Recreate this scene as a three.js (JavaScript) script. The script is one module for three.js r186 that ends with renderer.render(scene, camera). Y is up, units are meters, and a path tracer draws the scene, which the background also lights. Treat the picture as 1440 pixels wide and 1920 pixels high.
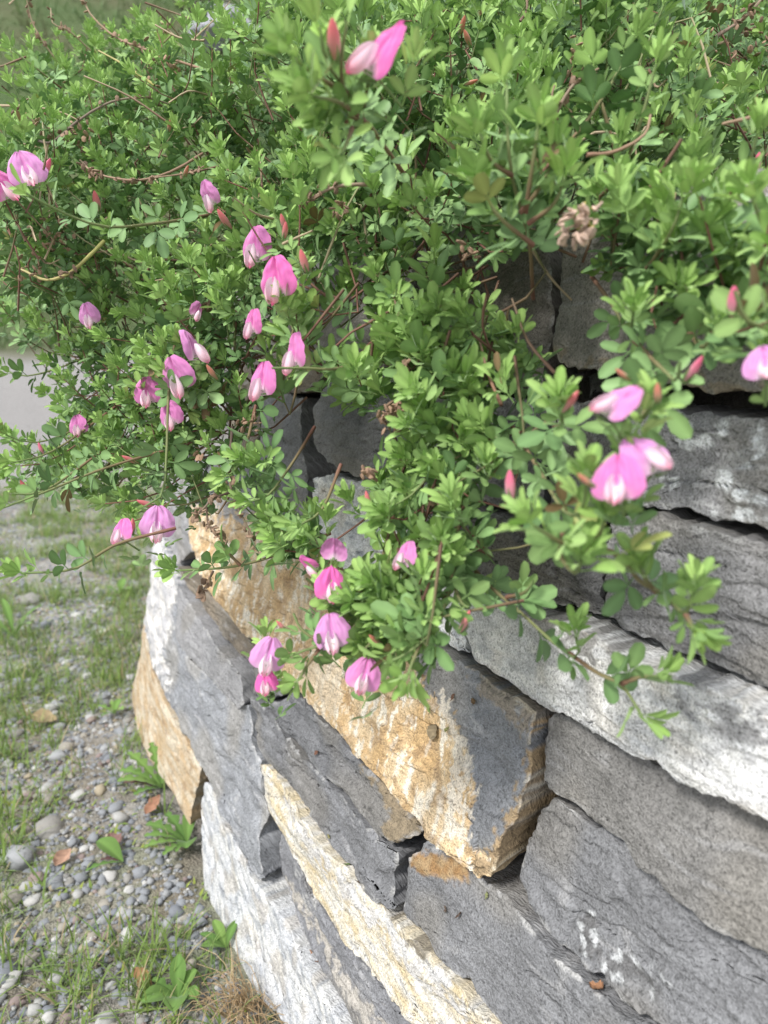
import * as THREE from 'three';
import { mergeGeometries } from 'three/addons/utils/BufferGeometryUtils.js';
import { createNoise2D, createNoise3D } from 'simplex-noise';

// ---------------------------------------------------------------- camera, sky, sun, exposure
const W = 1440, HGT = 1920, F = 1331, CAM_H = 0.70, PITCH = 13 * Math.PI / 180;
const scene = new THREE.Scene();
const camera = new THREE.PerspectiveCamera(2 * Math.atan(HGT / 2 / F) * 180 / Math.PI, W / HGT, 0.02, 400);
camera.position.set(0, CAM_H, 0);
camera.rotation.set(-PITCH, 0, 0);
camera.focus = 0.55;
camera.userData.fStop = 7.5;
camera.updateMatrixWorld();

function makeSky() {
  const w = 256, h = 128, data = new Float32Array(w * h * 4);
  const n3 = createNoise3D(mul(77));
  for (let j = 0; j < h; j++) for (let i = 0; i < w; i++) {
    const el = ((j + 0.5) / h - 0.5) * Math.PI, az = (i + 0.5) / w * 2 * Math.PI;
    const x = Math.cos(el) * Math.cos(az), y = Math.sin(el), z = Math.cos(el) * Math.sin(az);
    const cl = 0.5 + 0.5 * n3(x * 1.6, y * 2.6, z * 1.6) * 0.7 + 0.15 * n3(x * 5, y * 8, z * 5);
    const b = y > 0 ? 0.72 + 0.22 * y : 0.8 * Math.exp(y * 6);
    const k = (j * w + i) * 4, c = b * (0.88 + 0.24 * cl);
    data[k] = c * 0.97; data[k + 1] = c * 1.0; data[k + 2] = c * 1.06; data[k + 3] = 1;
  }
  const t = new THREE.DataTexture(data, w, h, THREE.RGBAFormat, THREE.FloatType);
  t.mapping = THREE.EquirectangularReflectionMapping; t.magFilter = THREE.LinearFilter; t.minFilter = THREE.LinearFilter;
  t.needsUpdate = true;
  return t;
}
const sky = makeSky();
scene.background = sky; scene.environment = sky;
scene.environmentIntensity = 1; scene.backgroundIntensity = 1;
const sun = new THREE.DirectionalLight(new THREE.Color(1, 0.96, 0.9), 2.4);
sun.position.set(-2.2, 4.2, 1.6); sun.target.position.set(0, 0.5, -0.7);
sun.castShadow = true; sun.shadow.radius = 22; sun.shadow.mapSize.set(2048, 2048);
Object.assign(sun.shadow.camera, { left: -3, right: 3, top: 3, bottom: -3, near: 0.1, far: 12 });
scene.add(sun, sun.target);

const renderer = new THREE.WebGLRenderer({ antialias: true });
renderer.toneMapping = THREE.LinearToneMapping;
renderer.toneMappingExposure = 1.65;
renderer.shadowMap.enabled = true;

// ---------------------------------------------------------------- helpers
function mul(a) { return () => { a |= 0; a = a + 0x6D2B79F5 | 0; let t = Math.imul(a ^ a >>> 15, 1 | a); t = t + Math.imul(t ^ t >>> 7, 61 | t) ^ t; return ((t ^ t >>> 14) >>> 0) / 4294967296; }; }
const V = (x, y, z) => new THREE.Vector3(x, y, z);
const n2 = createNoise2D(mul(5)), n3 = createNoise3D(mul(9));
const lerp = (a, b, t) => a + (b - a) * t, clamp = (x, a = 0, b = 1) => Math.min(b, Math.max(a, x));
const sstep = (a, b, x) => { const t = clamp((x - a) / (b - a)); return t * t * (3 - 2 * t); };
const mixc = (a, b, t) => [lerp(a[0], b[0], t), lerp(a[1], b[1], t), lerp(a[2], b[2], t)];
const fbm2 = (x, y, o = 4) => { let s = 0, a = 0.5; for (let i = 0; i < o; i++) { s += a * n2(x, y); x = x * 2.03 + 7.1; y = y * 2.03 + 3.7; a *= 0.5; } return s; };
const CP = Math.cos(PITCH), SP = Math.sin(PITCH);
function ray(u, v) {                       // a pixel's direction, scaled to depth 1 along the lens axis
  const x = (u - W / 2) / F, y = -(v - HGT / 2) / F;
  return V(x, y * CP - SP, -(CP + y * SP));
}
function at(u, v, depth) { return ray(u, v).multiplyScalar(depth).add(camera.position); }
function project(p) {
  const dx = p.x, dy = p.y - CAM_H, f = -p.z;
  const depth = f * CP - dy * SP, up = dy * CP + f * SP;
  return [W / 2 + F * dx / depth, HGT / 2 - F * up / depth, depth];
}
const taken = {};
function numbered(name) { const k = taken[name] = (taken[name] ?? -1) + 1; return k ? `${name}_${String(k).padStart(3, '0')}` : name; }
function shadowed(o) { o.castShadow = true; o.receiveShadow = true; return o; }
function part(name, geo, mat, parent) { const m = shadowed(new THREE.Mesh(geo, mat)); m.name = name; parent.add(m); return m; }
function thing(name, label, category, group) {
  const g = new THREE.Group(); g.name = numbered(name); g.userData = { label, category }; if (group) g.userData.group = group; scene.add(g); return g;
}
function tagTop(o, name, label, category, group) { o.name = numbered(name); o.userData.label = label; o.userData.category = category; if (group) o.userData.group = group; scene.add(shadowed(o)); return o; }
function geom(pos, idx, col, uv) {
  const g = new THREE.BufferGeometry();
  g.setAttribute('position', new THREE.Float32BufferAttribute(pos, 3));
  if (uv) g.setAttribute('uv', new THREE.Float32BufferAttribute(uv, 2));
  if (col) g.setAttribute('color', new THREE.Float32BufferAttribute(col, 3));
  g.setIndex(idx); g.computeVertexNormals(); return g;
}
// periodic value noise for tiling textures
function tileNoise(size, cells, rng) {
  const g = new Float32Array(cells * cells).map(() => rng());
  const out = new Float32Array(size * size);
  for (let j = 0; j < size; j++) for (let i = 0; i < size; i++) {
    const x = i / size * cells, y = j / size * cells, x0 = Math.floor(x), y0 = Math.floor(y);
    let fx = x - x0, fy = y - y0; fx = fx * fx * (3 - 2 * fx); fy = fy * fy * (3 - 2 * fy);
    const a = (p, q) => g[((q % cells) * cells) + (p % cells)];
    out[j * size + i] = lerp(lerp(a(x0, y0), a(x0 + 1, y0), fx), lerp(a(x0, y0 + 1), a(x0 + 1, y0 + 1), fx), fy);
  }
  return out;
}
function makeTex(size, fn, srgb, repeat = 1) {
  const d = new Uint8Array(size * size * 4);
  for (let j = 0; j < size; j++) for (let i = 0; i < size; i++) { const c = fn(i, j, j * size + i); for (let k = 0; k < 3; k++) d[(j * size + i) * 4 + k] = clamp(c[k]) * 255; d[(j * size + i) * 4 + 3] = 255; }
  const t = new THREE.DataTexture(d, size, size); t.wrapS = t.wrapT = THREE.RepeatWrapping; t.magFilter = THREE.LinearFilter; t.minFilter = THREE.LinearMipmapLinearFilter; t.generateMipmaps = true;
  if (srgb) t.colorSpace = THREE.SRGBColorSpace; t.repeat.set(repeat, repeat); t.needsUpdate = true; return t;
}

// ---------------------------------------------------------------- the wall's plan: a line that bends away at its far end
const HEAD0 = 31 * Math.PI / 180, D0 = 0.36, BATTER = 0.2;   // the face leans back
const plan = (() => {
  const pts = [], ds = 0.005; const t0 = -1.4;
  let x = Math.cos(HEAD0) * D0 - Math.sin(HEAD0) * t0, z = -Math.sin(HEAD0) * D0 - Math.cos(HEAD0) * t0;
  for (let t = t0; t < 2.6; t += ds) {
    let th = HEAD0;
    if (t > 0.9) th -= 9.5 / 57.3 * clamp((t - 0.9) / 0.5);
    if (t > 1.4) th -= (t - 1.4) / 0.38;
    th = Math.max(th, -1.9);
    pts.push([x, z, th]);
    x -= Math.sin(th) * ds; z -= Math.cos(th) * ds;
  }
  return { pts, t0, ds };
})();
function planAt(t) {
  const q = clamp((t - plan.t0) / plan.ds, 0, plan.pts.length - 1.001), i = Math.floor(q), f = q - i, a = plan.pts[i], b = plan.pts[i + 1];
  const th = lerp(a[2], b[2], f);
  return [lerp(a[0], b[0], f), lerp(a[1], b[1], f), -Math.cos(th), Math.sin(th)];    // x, z, outward normal
}
function onWall(t, h, out) { const p = planAt(t); out -= BATTER * (h - CAM_H); return [p[0] + p[2] * out, h, p[1] + p[3] * out]; }
function wallHit(u, v) {                    // pixel -> (t along the wall, height)
  const r = ray(u, v), dx = r.x, dz = r.z; let res = null, off = 0;
  for (let it = 0; it < 26; it++) {
    let best = null, close = [1e9, 0, 1];
    const q = i => { const a = plan.pts[i]; return [a[0] - Math.cos(a[2]) * off, a[1] + Math.sin(a[2]) * off]; };
    let a = q(0);
    for (let i = 0; i < plan.pts.length - 1; i++) {
      const b = q(i + 1);
      const ca = dx * a[1] - dz * a[0], cb = dx * b[1] - dz * b[0], k = (a[0] * dx + a[1] * dz) / (dx * dx + dz * dz);
      if (k > 0 && Math.abs(ca) / k < close[0]) close = [Math.abs(ca) / k, plan.t0 + i * plan.ds, k];
      a = b;
      if (k > 0 && ca * cb <= 0) { const f = ca / (ca - cb || 1e-9); best = [plan.t0 + (i + f) * plan.ds, k]; break; }
    }
    res = best ?? [close[1], close[2]];
    const want = -BATTER * r.y * res[1];
    if (Math.abs(want - off) < 2e-4) break; off = lerp(off, want, 0.8);
  }
  return [res[0], CAM_H + r.y * res[1]];
}
function outOfWall(x, z, y = CAM_H) {                  // distance in front of the wall's face, negative inside
  let bd = 1e9, bi = 0;
  for (let i = 0; i < plan.pts.length; i += 4) { const a = plan.pts[i], d = (a[0] - x) ** 2 + (a[1] - z) ** 2; if (d < bd) { bd = d; bi = i; } }
  const a = plan.pts[bi]; return (x - a[0]) * -Math.cos(a[2]) + (z - a[1]) * Math.sin(a[2]) + BATTER * (y - CAM_H);
}
const WALL_TOP = 0.80;

// ---------------------------------------------------------------- stone materials
const rT = mul(31);
const TS = 1024, A32 = tileNoise(TS, 60, rT), A96 = tileNoise(TS, 190, rT), A200 = tileNoise(TS, 460, rT), B200 = tileNoise(TS, 512, rT);
// hairline bedding cracks and pale scratches, drawn along the bedding
const hair = new Float32Array(TS * TS), pale = new Float32Array(TS * TS);
for (let q = 0; q < 46; q++) {
  const dst = q < 26 ? hair : pale, y0 = rT() * TS, x0 = rT() * TS, L = (0.08 + 0.4 * rT() * rT()) * TS, k1 = rT() * 6, sl = (rT() - 0.5) * 0.5, wd = q < 26 ? 1.5 + 1.6 * rT() : 0.8 + rT();
  for (let i = 0; i < L; i++) { const y = y0 + sl * i + 5 * Math.sin(i * 0.03 + k1) + 2.5 * Math.sin(i * 0.11 + k1 * 3) + 1.3 * Math.sin(i * 0.37 + k1), f = Math.sin(Math.PI * i / L); for (let j = -4; j <= 4; j++) { const yy = ((Math.round(y) + j) % TS + TS) % TS, xx = Math.round(x0 + i) % TS; dst[yy * TS + xx] = Math.max(dst[yy * TS + xx], Math.exp(-(j * j) / (wd * wd * f * f + 0.2)) * Math.sqrt(f)); } }
}
const speckle = makeTex(TS, (i, j, k) => { const s = 0.70 + 0.20 * (A96[k] - 0.5) + 0.42 * (A200[k] - 0.5) + 0.14 * (A32[k] - 0.5) + (B200[k] > 0.76 ? 0.22 : 0) - (A200[k] < 0.16 ? 0.16 : 0) - 0.30 * hair[k] + 0.22 * pale[k]; return [s, s, s]; }, false);
const grain = makeTex(TS, (i, j, k) => { const s = 0.55 + 0.4 * (A200[k] - 0.5) + 0.45 * (A96[k] - 0.5) + 0.25 * (B200[k] - 0.5) + 0.3 * (A32[k] - 0.5) - 0.5 * hair[k]; return [s, s, s]; }, false);
const stoneMat = new THREE.MeshStandardMaterial({ name: 'stone', vertexColors: true, map: speckle, bumpMap: grain, bumpScale: 0.0013, roughness: 0.8 });
const UVS = 1 / 0.36;                       // one texture tile is 36 cm

// ---------------------------------------------------------------- terrain
function groundY(x, z) {
  const D = -z;
  const prof = [[-6, 0], [3.4, 0], [5, 0.1], [8, 0.75], [9, 1.3], [12, 4.2], [16, 8.0], [44, 24]];
  let y = 0;
  for (let i = 0; i < prof.length - 1; i++) if (D >= prof[i][0] && D <= prof[i + 1][0]) y = lerp(prof[i][1], prof[i + 1][1], (D - prof[i][0]) / (prof[i + 1][0] - prof[i][0]));
  return y + 0.006 * n2(x * 9, z * 9) + 0.004 * n2(x * 31, z * 31) + (D > 3 ? 0.05 * n2(x, z) * Math.min(1, D - 3) : 0);
}
const ground = (() => {
  const xs = [], zs = [];
  for (let x = -26; x < -2; x += 0.8) xs.push(x); for (let x = -2; x < 0.9; x += 0.02) xs.push(x); for (let x = 0.9; x <= 26; x += 0.9) xs.push(x);
  for (let z = 6; z > 0.4; z -= 0.4) zs.push(z); for (let z = 0.4; z > -3.4; z -= 0.02) zs.push(z); for (let z = -3.4; z > -40; z -= 0.4) zs.push(z);
  const pos = [], col = [], uv = [], idx = [];
  for (const z of zs) for (const x of xs) {
    pos.push(x, groundY(x, z), z); uv.push(x / 0.5, z / 0.5);
    const D = -z, f = fbm2(x * 3, z * 3, 4), g = fbm2(x * 14, z * 14, 3);
    let c = mixc([0.20, 0.175, 0.135], [0.34, 0.33, 0.31], clamp(0.5 + f * 0.8 + g * 0.7));
    c = mixc(c, [0.13, 0.19, 0.05], 0.35 * sstep(0.02, 0.35, n2(x * 2.2 + 3, z * 2.2) * 0.6 + g * 0.5));
    if (D > 3.4) c = mixc(c, [0.27, 0.26, 0.255], sstep(3.5, 4.2, D + 0.4 * f));
    if (D > 7.3) c = mixc(c, mixc([0.06, 0.11, 0.03], [0.10, 0.10, 0.05], clamp(0.4 + f)), sstep(7.2, 8.0, D + f * 0.6));
    col.push(...c.map(q => q / 0.74));
  }
  const nx = xs.length;
  for (let j = 0; j < zs.length - 1; j++) for (let i = 0; i < nx - 1; i++) { const a = j * nx + i; idx.push(a, a + 1, a + nx, a + 1, a + nx + 1, a + nx); }
  const g = geom(pos, idx, col, uv);
  const m = new THREE.Mesh(g, new THREE.MeshStandardMaterial({ name: 'soil', vertexColors: true, map: speckle, bumpMap: grain, bumpScale: 0.004, roughness: 1 }));
  m.name = 'ground'; m.userData = { kind: 'structure', label: 'gravelly ground with path and grass bank beside the stone wall' }; scene.add(shadowed(m)); return m;
})();

// ---------------------------------------------------------------- the dry stone wall
const wall = thing('stone_wall', 'dry stone wall of grey slate, white and golden stones under the pink flowered shrub', 'stone wall'); wall.userData.kind = 'thing';
function inPoly(x, y, P) { let c = false; for (let i = 0, j = P.length - 1; i < P.length; j = i++) if ((P[i][1] > y) !== (P[j][1] > y) && x < (P[j][0] - P[i][0]) * (y - P[i][1]) / (P[j][1] - P[i][1]) + P[i][0]) c = !c; return c; }
function segDist(x, y, P) { let b = 1e9; for (let i = 0, j = P.length - 1; i < P.length; j = i++) { const ax = P[j][0], ay = P[j][1], bx = P[i][0] - ax, by = P[i][1] - ay; const t = clamp(((x - ax) * bx + (y - ay) * by) / (bx * bx + by * by + 1e-12)); const d = Math.hypot(x - ax - bx * t, y - ay - by * t); if (d < b) b = d; } return b; }

let stoneSeed = 0;
function addStone(poly, o, fromPixels = true) {
  const sd = ++stoneSeed * 13.37;
  let P = (fromPixels ? poly.map(([u, v]) => wallHit(u, v)) : poly).map(([t, h]) => [t, Math.max(h, -0.03)]);
  // area centroid
  let A = 0, cx = 0, cy = 0; for (let i = 0, j = P.length - 1; i < P.length; j = i++) { const k = P[j][0] * P[i][1] - P[i][0] * P[j][1]; A += k; cx += (P[j][0] + P[i][0]) * k; cy += (P[j][1] + P[i][1]) * k; }
  if (!(Math.abs(A) > 2e-4)) return null;
  cx /= 3 * A; cy /= 3 * A; if (A < 0) P.reverse();
  if (o.center) [cx, cy] = wallHit(...o.center);
  const dist = Math.hypot(...planAt(cx).slice(0, 2));
  const ds = o.ds ?? clamp(dist * 0.0043, 0.0022, 0.007);
  // even outline, roughened and pulled in for the joint
  const out = []; const gap = o.gap ?? 0.0007;
  for (let i = 0; i < P.length; i++) {
    const a = P[i], b = P[(i + 1) % P.length], L = Math.hypot(b[0] - a[0], b[1] - a[1]), n = Math.max(1, Math.round(L / ds));
    const nx = (b[1] - a[1]) / (L || 1), ny = -(b[0] - a[0]) / (L || 1);
    for (let k = 0; k < n; k++) {
      const x = lerp(a[0], b[0], k / n), y = lerp(a[1], b[1], k / n);
      const r = 0.0018 * n2(x * 38 + sd, y * 38) + 0.0012 * n2(x * 120 + sd, y * 120) - gap - 0.0006;
      out.push([x + nx * r, y + ny * r]);
    }
  }
  const N = out.length, R = Math.max(...out.map(p => Math.hypot(p[0] - cx, p[1] - cy))), K = Math.max(6, Math.round(R * 0.62 / ds));
  const pos = [], col = [], uv = [], idx = [], prot = (o.prot ?? 0) * 0.45, S = 0.62 * (o.rough ?? 1);
  const bed = o.bed ?? 0, cb = Math.cos(bed), sb = Math.sin(bed);
  const fr_ = mul(Math.floor(sd * 100)), Rt = Math.max(...out.map(p => Math.abs(p[0] - cx))), Rh = Math.max(...out.map(p => Math.abs(p[1] - cy))), facets = [...Array(7)].map(() => [0.0005 + 0.007 * fr_(), (fr_() - 0.5) * Math.min(0.12, 0.014 / Rt), (fr_() - 0.5) * Math.min(0.34, 0.018 / Rh)]);
  const relief = (t, h, e) => {
    const a = t * cb + h * sb, b = -t * sb + h * cb;
    let z = prot + (o.tiltH ?? 0) * (h - cy) + (o.tiltT ?? 0) * (t - cx);
    const fp = facets.map(([c, gx, gy]) => c + gx * (t - cx) + gy * (h - cy)), fz = Math.max(Math.min(fp[0], fp[1], fp[2]), Math.min(fp[3], fp[4]), Math.min(fp[5], fp[6]) - 0.002); z += fz * (o.facet ?? 1) - 0.004;
    z += 0.0028 * S * n2(t * 9 + sd, h * 11) + 0.0009 * S * n2(t * 34 + sd, h * 40);
    const fl = fbm2(a * 6 + sd * 2, b * 20 + sd, 3) * 2.4 * (o.flake ?? 1), fi = Math.floor(fl), ff = fl - fi;
    z += 0.0034 * S * (fi + sstep(0.44, 0.56, ff)) * (o.flake ?? 1);
    z += 0.0006 * S * n2(a * 30 + sd, b * 150) + 0.0004 * S * n2(t * 230, h * 230 + sd);
    const ck = Math.abs(n2(a * 5 + sd * 3, b * 17)); z -= 0.004 * sstep(0.022, 0.0, ck) * sstep(0.1, 0.4, n2(t * 6 + sd, h * 9 + 4));
    z -= 0.0012 * Math.exp(-e / 0.0012) + (o.round ?? 0.0005) * Math.exp(-e / 0.010);
    return z;
  };
  const pat = o.patches?.map(q => ({ ...q, P: q.poly.map(([u, v]) => wallHit(u, v)) })) ?? [];
  const colour = (t, h, e) => {
    const a = t * cb + h * sb, b = -t * sb + h * cb;
    let c = o.col(t, h, a, b, sd);
    for (const q of pat) {
      const d = segDist(t, h, q.P) * (inPoly(t, h, q.P) ? 1 : -1) + (q.jit ?? 0.006) * (n2(t * 55 + sd, h * 55) + 0.6 * n2(t * 160, h * 160 + sd));
      const m = sstep(-(q.soft ?? 0.0022), q.soft ?? 0.0022, d) * (q.amt ?? 1);
      if (m > 0) c = mixc(c, typeof q.col === 'function' ? q.col(t, h, a, b, sd) : q.col, m);
    }
    const chip = sstep(0.0045, 0.001, e) * sstep(0.0, 0.45, n2(t * 60 + sd, h * 60 + 9)) * (o.chip ?? 0.5);
    c = mixc(c, o.chipCol ?? [0.5, 0.5, 0.5], chip);
    return c.map(q => q * (o.gain ?? 0.77) / 0.72);
  };
  const push = (t, h, z, c) => { pos.push(...onWall(t, h, z)); col.push(...c); };
  const edge = [];
  for (let k = 0; k <= K; k++) {
    const q = k / K, r = 1 - (1 - q) ** 1.25;
    for (let i = 0; i < (k ? N : 1); i++) {
      const t = lerp(cx, out[i][0], r), h = lerp(cy, out[i][1], r);
      const e = k === K ? 0 : segDist(t, h, P) - gap;
      const z = relief(t, h, Math.max(0, e));
      push(t, h, z, colour(t, h, e)); uv.push(t * UVS + sd, h * UVS);
      if (k === K) edge.push(z);
    }
  }
  const id = (k, i) => k ? 1 + (k - 1) * N + (i % N + N) % N : 0;
  for (let i = 0; i < N; i++) idx.push(0, id(1, i), id(1, i + 1));
  for (let k = 1; k < K; k++) for (let i = 0; i < N; i++) { const a = id(k, i), b = id(k, i + 1), c = id(k + 1, i), d = id(k + 1, i + 1); idx.push(a, c, b, b, c, d); }
  // sides going back into the wall
  const back = [0, 0.004, 0.013, 0.03, 0.09]; let last = -1;
  const soft = w => edge.map((_, i) => { let q = 0; for (let k = -w; k <= w; k++) q += edge[(i + k + N * 4) % N]; return q / (2 * w + 1); }), edges = [edge, soft(1), soft(4), soft(9), soft(9)];
  for (let s = 0; s < back.length; s++) {
    const start = pos.length / 3;
    for (let i = 0; i < N; i++) {
      const [t, h] = out[i], w = 0.0016 * n2(t * 90 + sd, back[s] * 160 + h * 60);
      const tx = lerp(t, cx, 0.008 * s) + w * (s > 1 ? 1 : 0), hy = lerp(h, cy, 0.010 * s) + w * (s > 1 ? 1 : 0);
      push(tx, hy, edges[s][i] - back[s], colour(t, h, 0.02)); uv.push(t * UVS + sd + back[s] * UVS, h * UVS + back[s] * UVS);
    }
    if (last >= 0) for (let i = 0; i < N; i++) { const a = last + i, b = last + (i + 1) % N, c = start + i, d = start + (i + 1) % N; idx.push(a, c, b, b, c, d); }
    last = start;
  }
  const g = geom(pos, idx, col, uv);
  const p = planAt(cx), nn = g.attributes.normal; let dsum = 0; for (let i = 0; i < 1 + N * (K - 2); i += 7) dsum += nn.getX(i) * p[2] + nn.getZ(i) * p[3];
  if (dsum < 0) { for (let i = 0; i < idx.length; i += 3) { const q = idx[i]; idx[i] = idx[i + 1]; idx[i + 1] = q; } g.setIndex(idx); g.computeVertexNormals(); }
  const m = part('stone', g, stoneMat, wall); if (o.label) m.userData.label = o.label; return m;
}
// colours of the rocks
const slate = (base = [0.225, 0.23, 0.245], v = 1) => (t, h, a, b, s) => {
  const f = fbm2(t * 12 + s, h * 14, 4), st = n2(a * 14 + s, b * 110), sp = n2(t * 300, h * 300);
  let k = 1 + v * (0.24 * f + 0.07 * st + 0.07 * sp); let c = base.map(q => q * k);
  c = mixc(c, [0.29, 0.27, 0.235], 0.45 * sstep(0.1, 0.6, n2(t * 7 + s * 2, h * 8)));
  const vein = sstep(0.80, 0.93, 1 - Math.abs(n2(a * 8 + s, b * 34 + 5)) * 1.2) * sstep(0.15, 0.5, n2(t * 11, h * 11 + s)); return mixc(c, [0.42, 0.42, 0.43], vein * 0.5);
};
const whiteRock = (t, h, a, b, s) => {
  const f = fbm2(t * 16 + s, h * 20, 4), st = fbm2(a * 24 + s, b * 70, 3);
  let c = mixc([0.66, 0.68, 0.72], [0.86, 0.86, 0.84], clamp(0.5 + f * 1.2));
  c = mixc(c, [0.36, 0.385, 0.43], 0.78 * sstep(0.03, 0.36, st + 0.3 * f)); return mixc(c, [0.55, 0.47, 0.36], 0.35 * sstep(0.3, 0.6, n2(t * 18 + 4, h * 18 + s)));
};
const goldRock = (t, h, a, b, s) => {
  const f = fbm2(t * 14 + s, h * 16, 4), st = fbm2(a * 70 + s, b * 24, 3);
  let c = mixc([0.49, 0.335, 0.17], [0.66, 0.52, 0.34], clamp(0.5 + f * 1.3));
  c = mixc(c, [0.76, 0.71, 0.61], 0.9 * sstep(0.12, 0.32, st + 0.4 * f)); return mixc(c, [0.33, 0.22, 0.12], 0.6 * sstep(0.25, 0.6, n2(t * 30 + s, h * 34)));
};
const ochreRock = (t, h, a, b, s) => {
  const f = fbm2(a * 8 + s, b * 60, 4); let c = mixc([0.58, 0.42, 0.25], [0.68, 0.60, 0.47], clamp(0.5 + f * 1.6));
  return mixc(c, [0.36, 0.24, 0.14], 0.65 * sstep(0.2, 0.5, fbm2(a * 14, b * 34 + s, 3)));
};
const creamRock = (t, h, a, b, s) => {
  const f = fbm2(a * 10 + s, b * 50, 4), g = fbm2(t * 40, h * 40 + s, 3);
  let c = mixc([0.68, 0.66, 0.60], [0.62, 0.52, 0.34], clamp(0.5 + f * 1.3)); c = mixc(c, [0.78, 0.77, 0.75], 0.7 * sstep(0.05, 0.4, g));
  return mixc(c, [0.30, 0.30, 0.32], 0.6 * sstep(0.3, 0.55, fbm2(a * 20 + 4, b * 60, 3)));
};
const lichenRock = (t, h, a, b, s) => { const c = slate([0.24, 0.24, 0.25])(t, h, a, b, s); const l = fbm2(t * 34 + s, h * 40, 4) + 0.25 * n2(t * 9, h * 9); return mixc(c, [0.66, 0.68, 0.70], 0.95 * sstep(0.06, 0.24, l)); };
const warmSlate = slate([0.34, 0.32, 0.29]), darkSlate = slate([0.17, 0.17, 0.175]), midSlate = slate(), brownSlate = slate([0.26, 0.22, 0.17]), paleSlate = slate([0.36, 0.36, 0.375], 0.8), bandSlate = (t, h, a, b, s) => mixc(slate([0.27, 0.27, 0.28])(t, h, a, b, s), [0.15, 0.145, 0.14], 0.5 * sstep(0.05, 0.5, fbm2(a * 6 + s, b * 60, 3)));
const PALE = [0.52, 0.52, 0.52];
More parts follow.
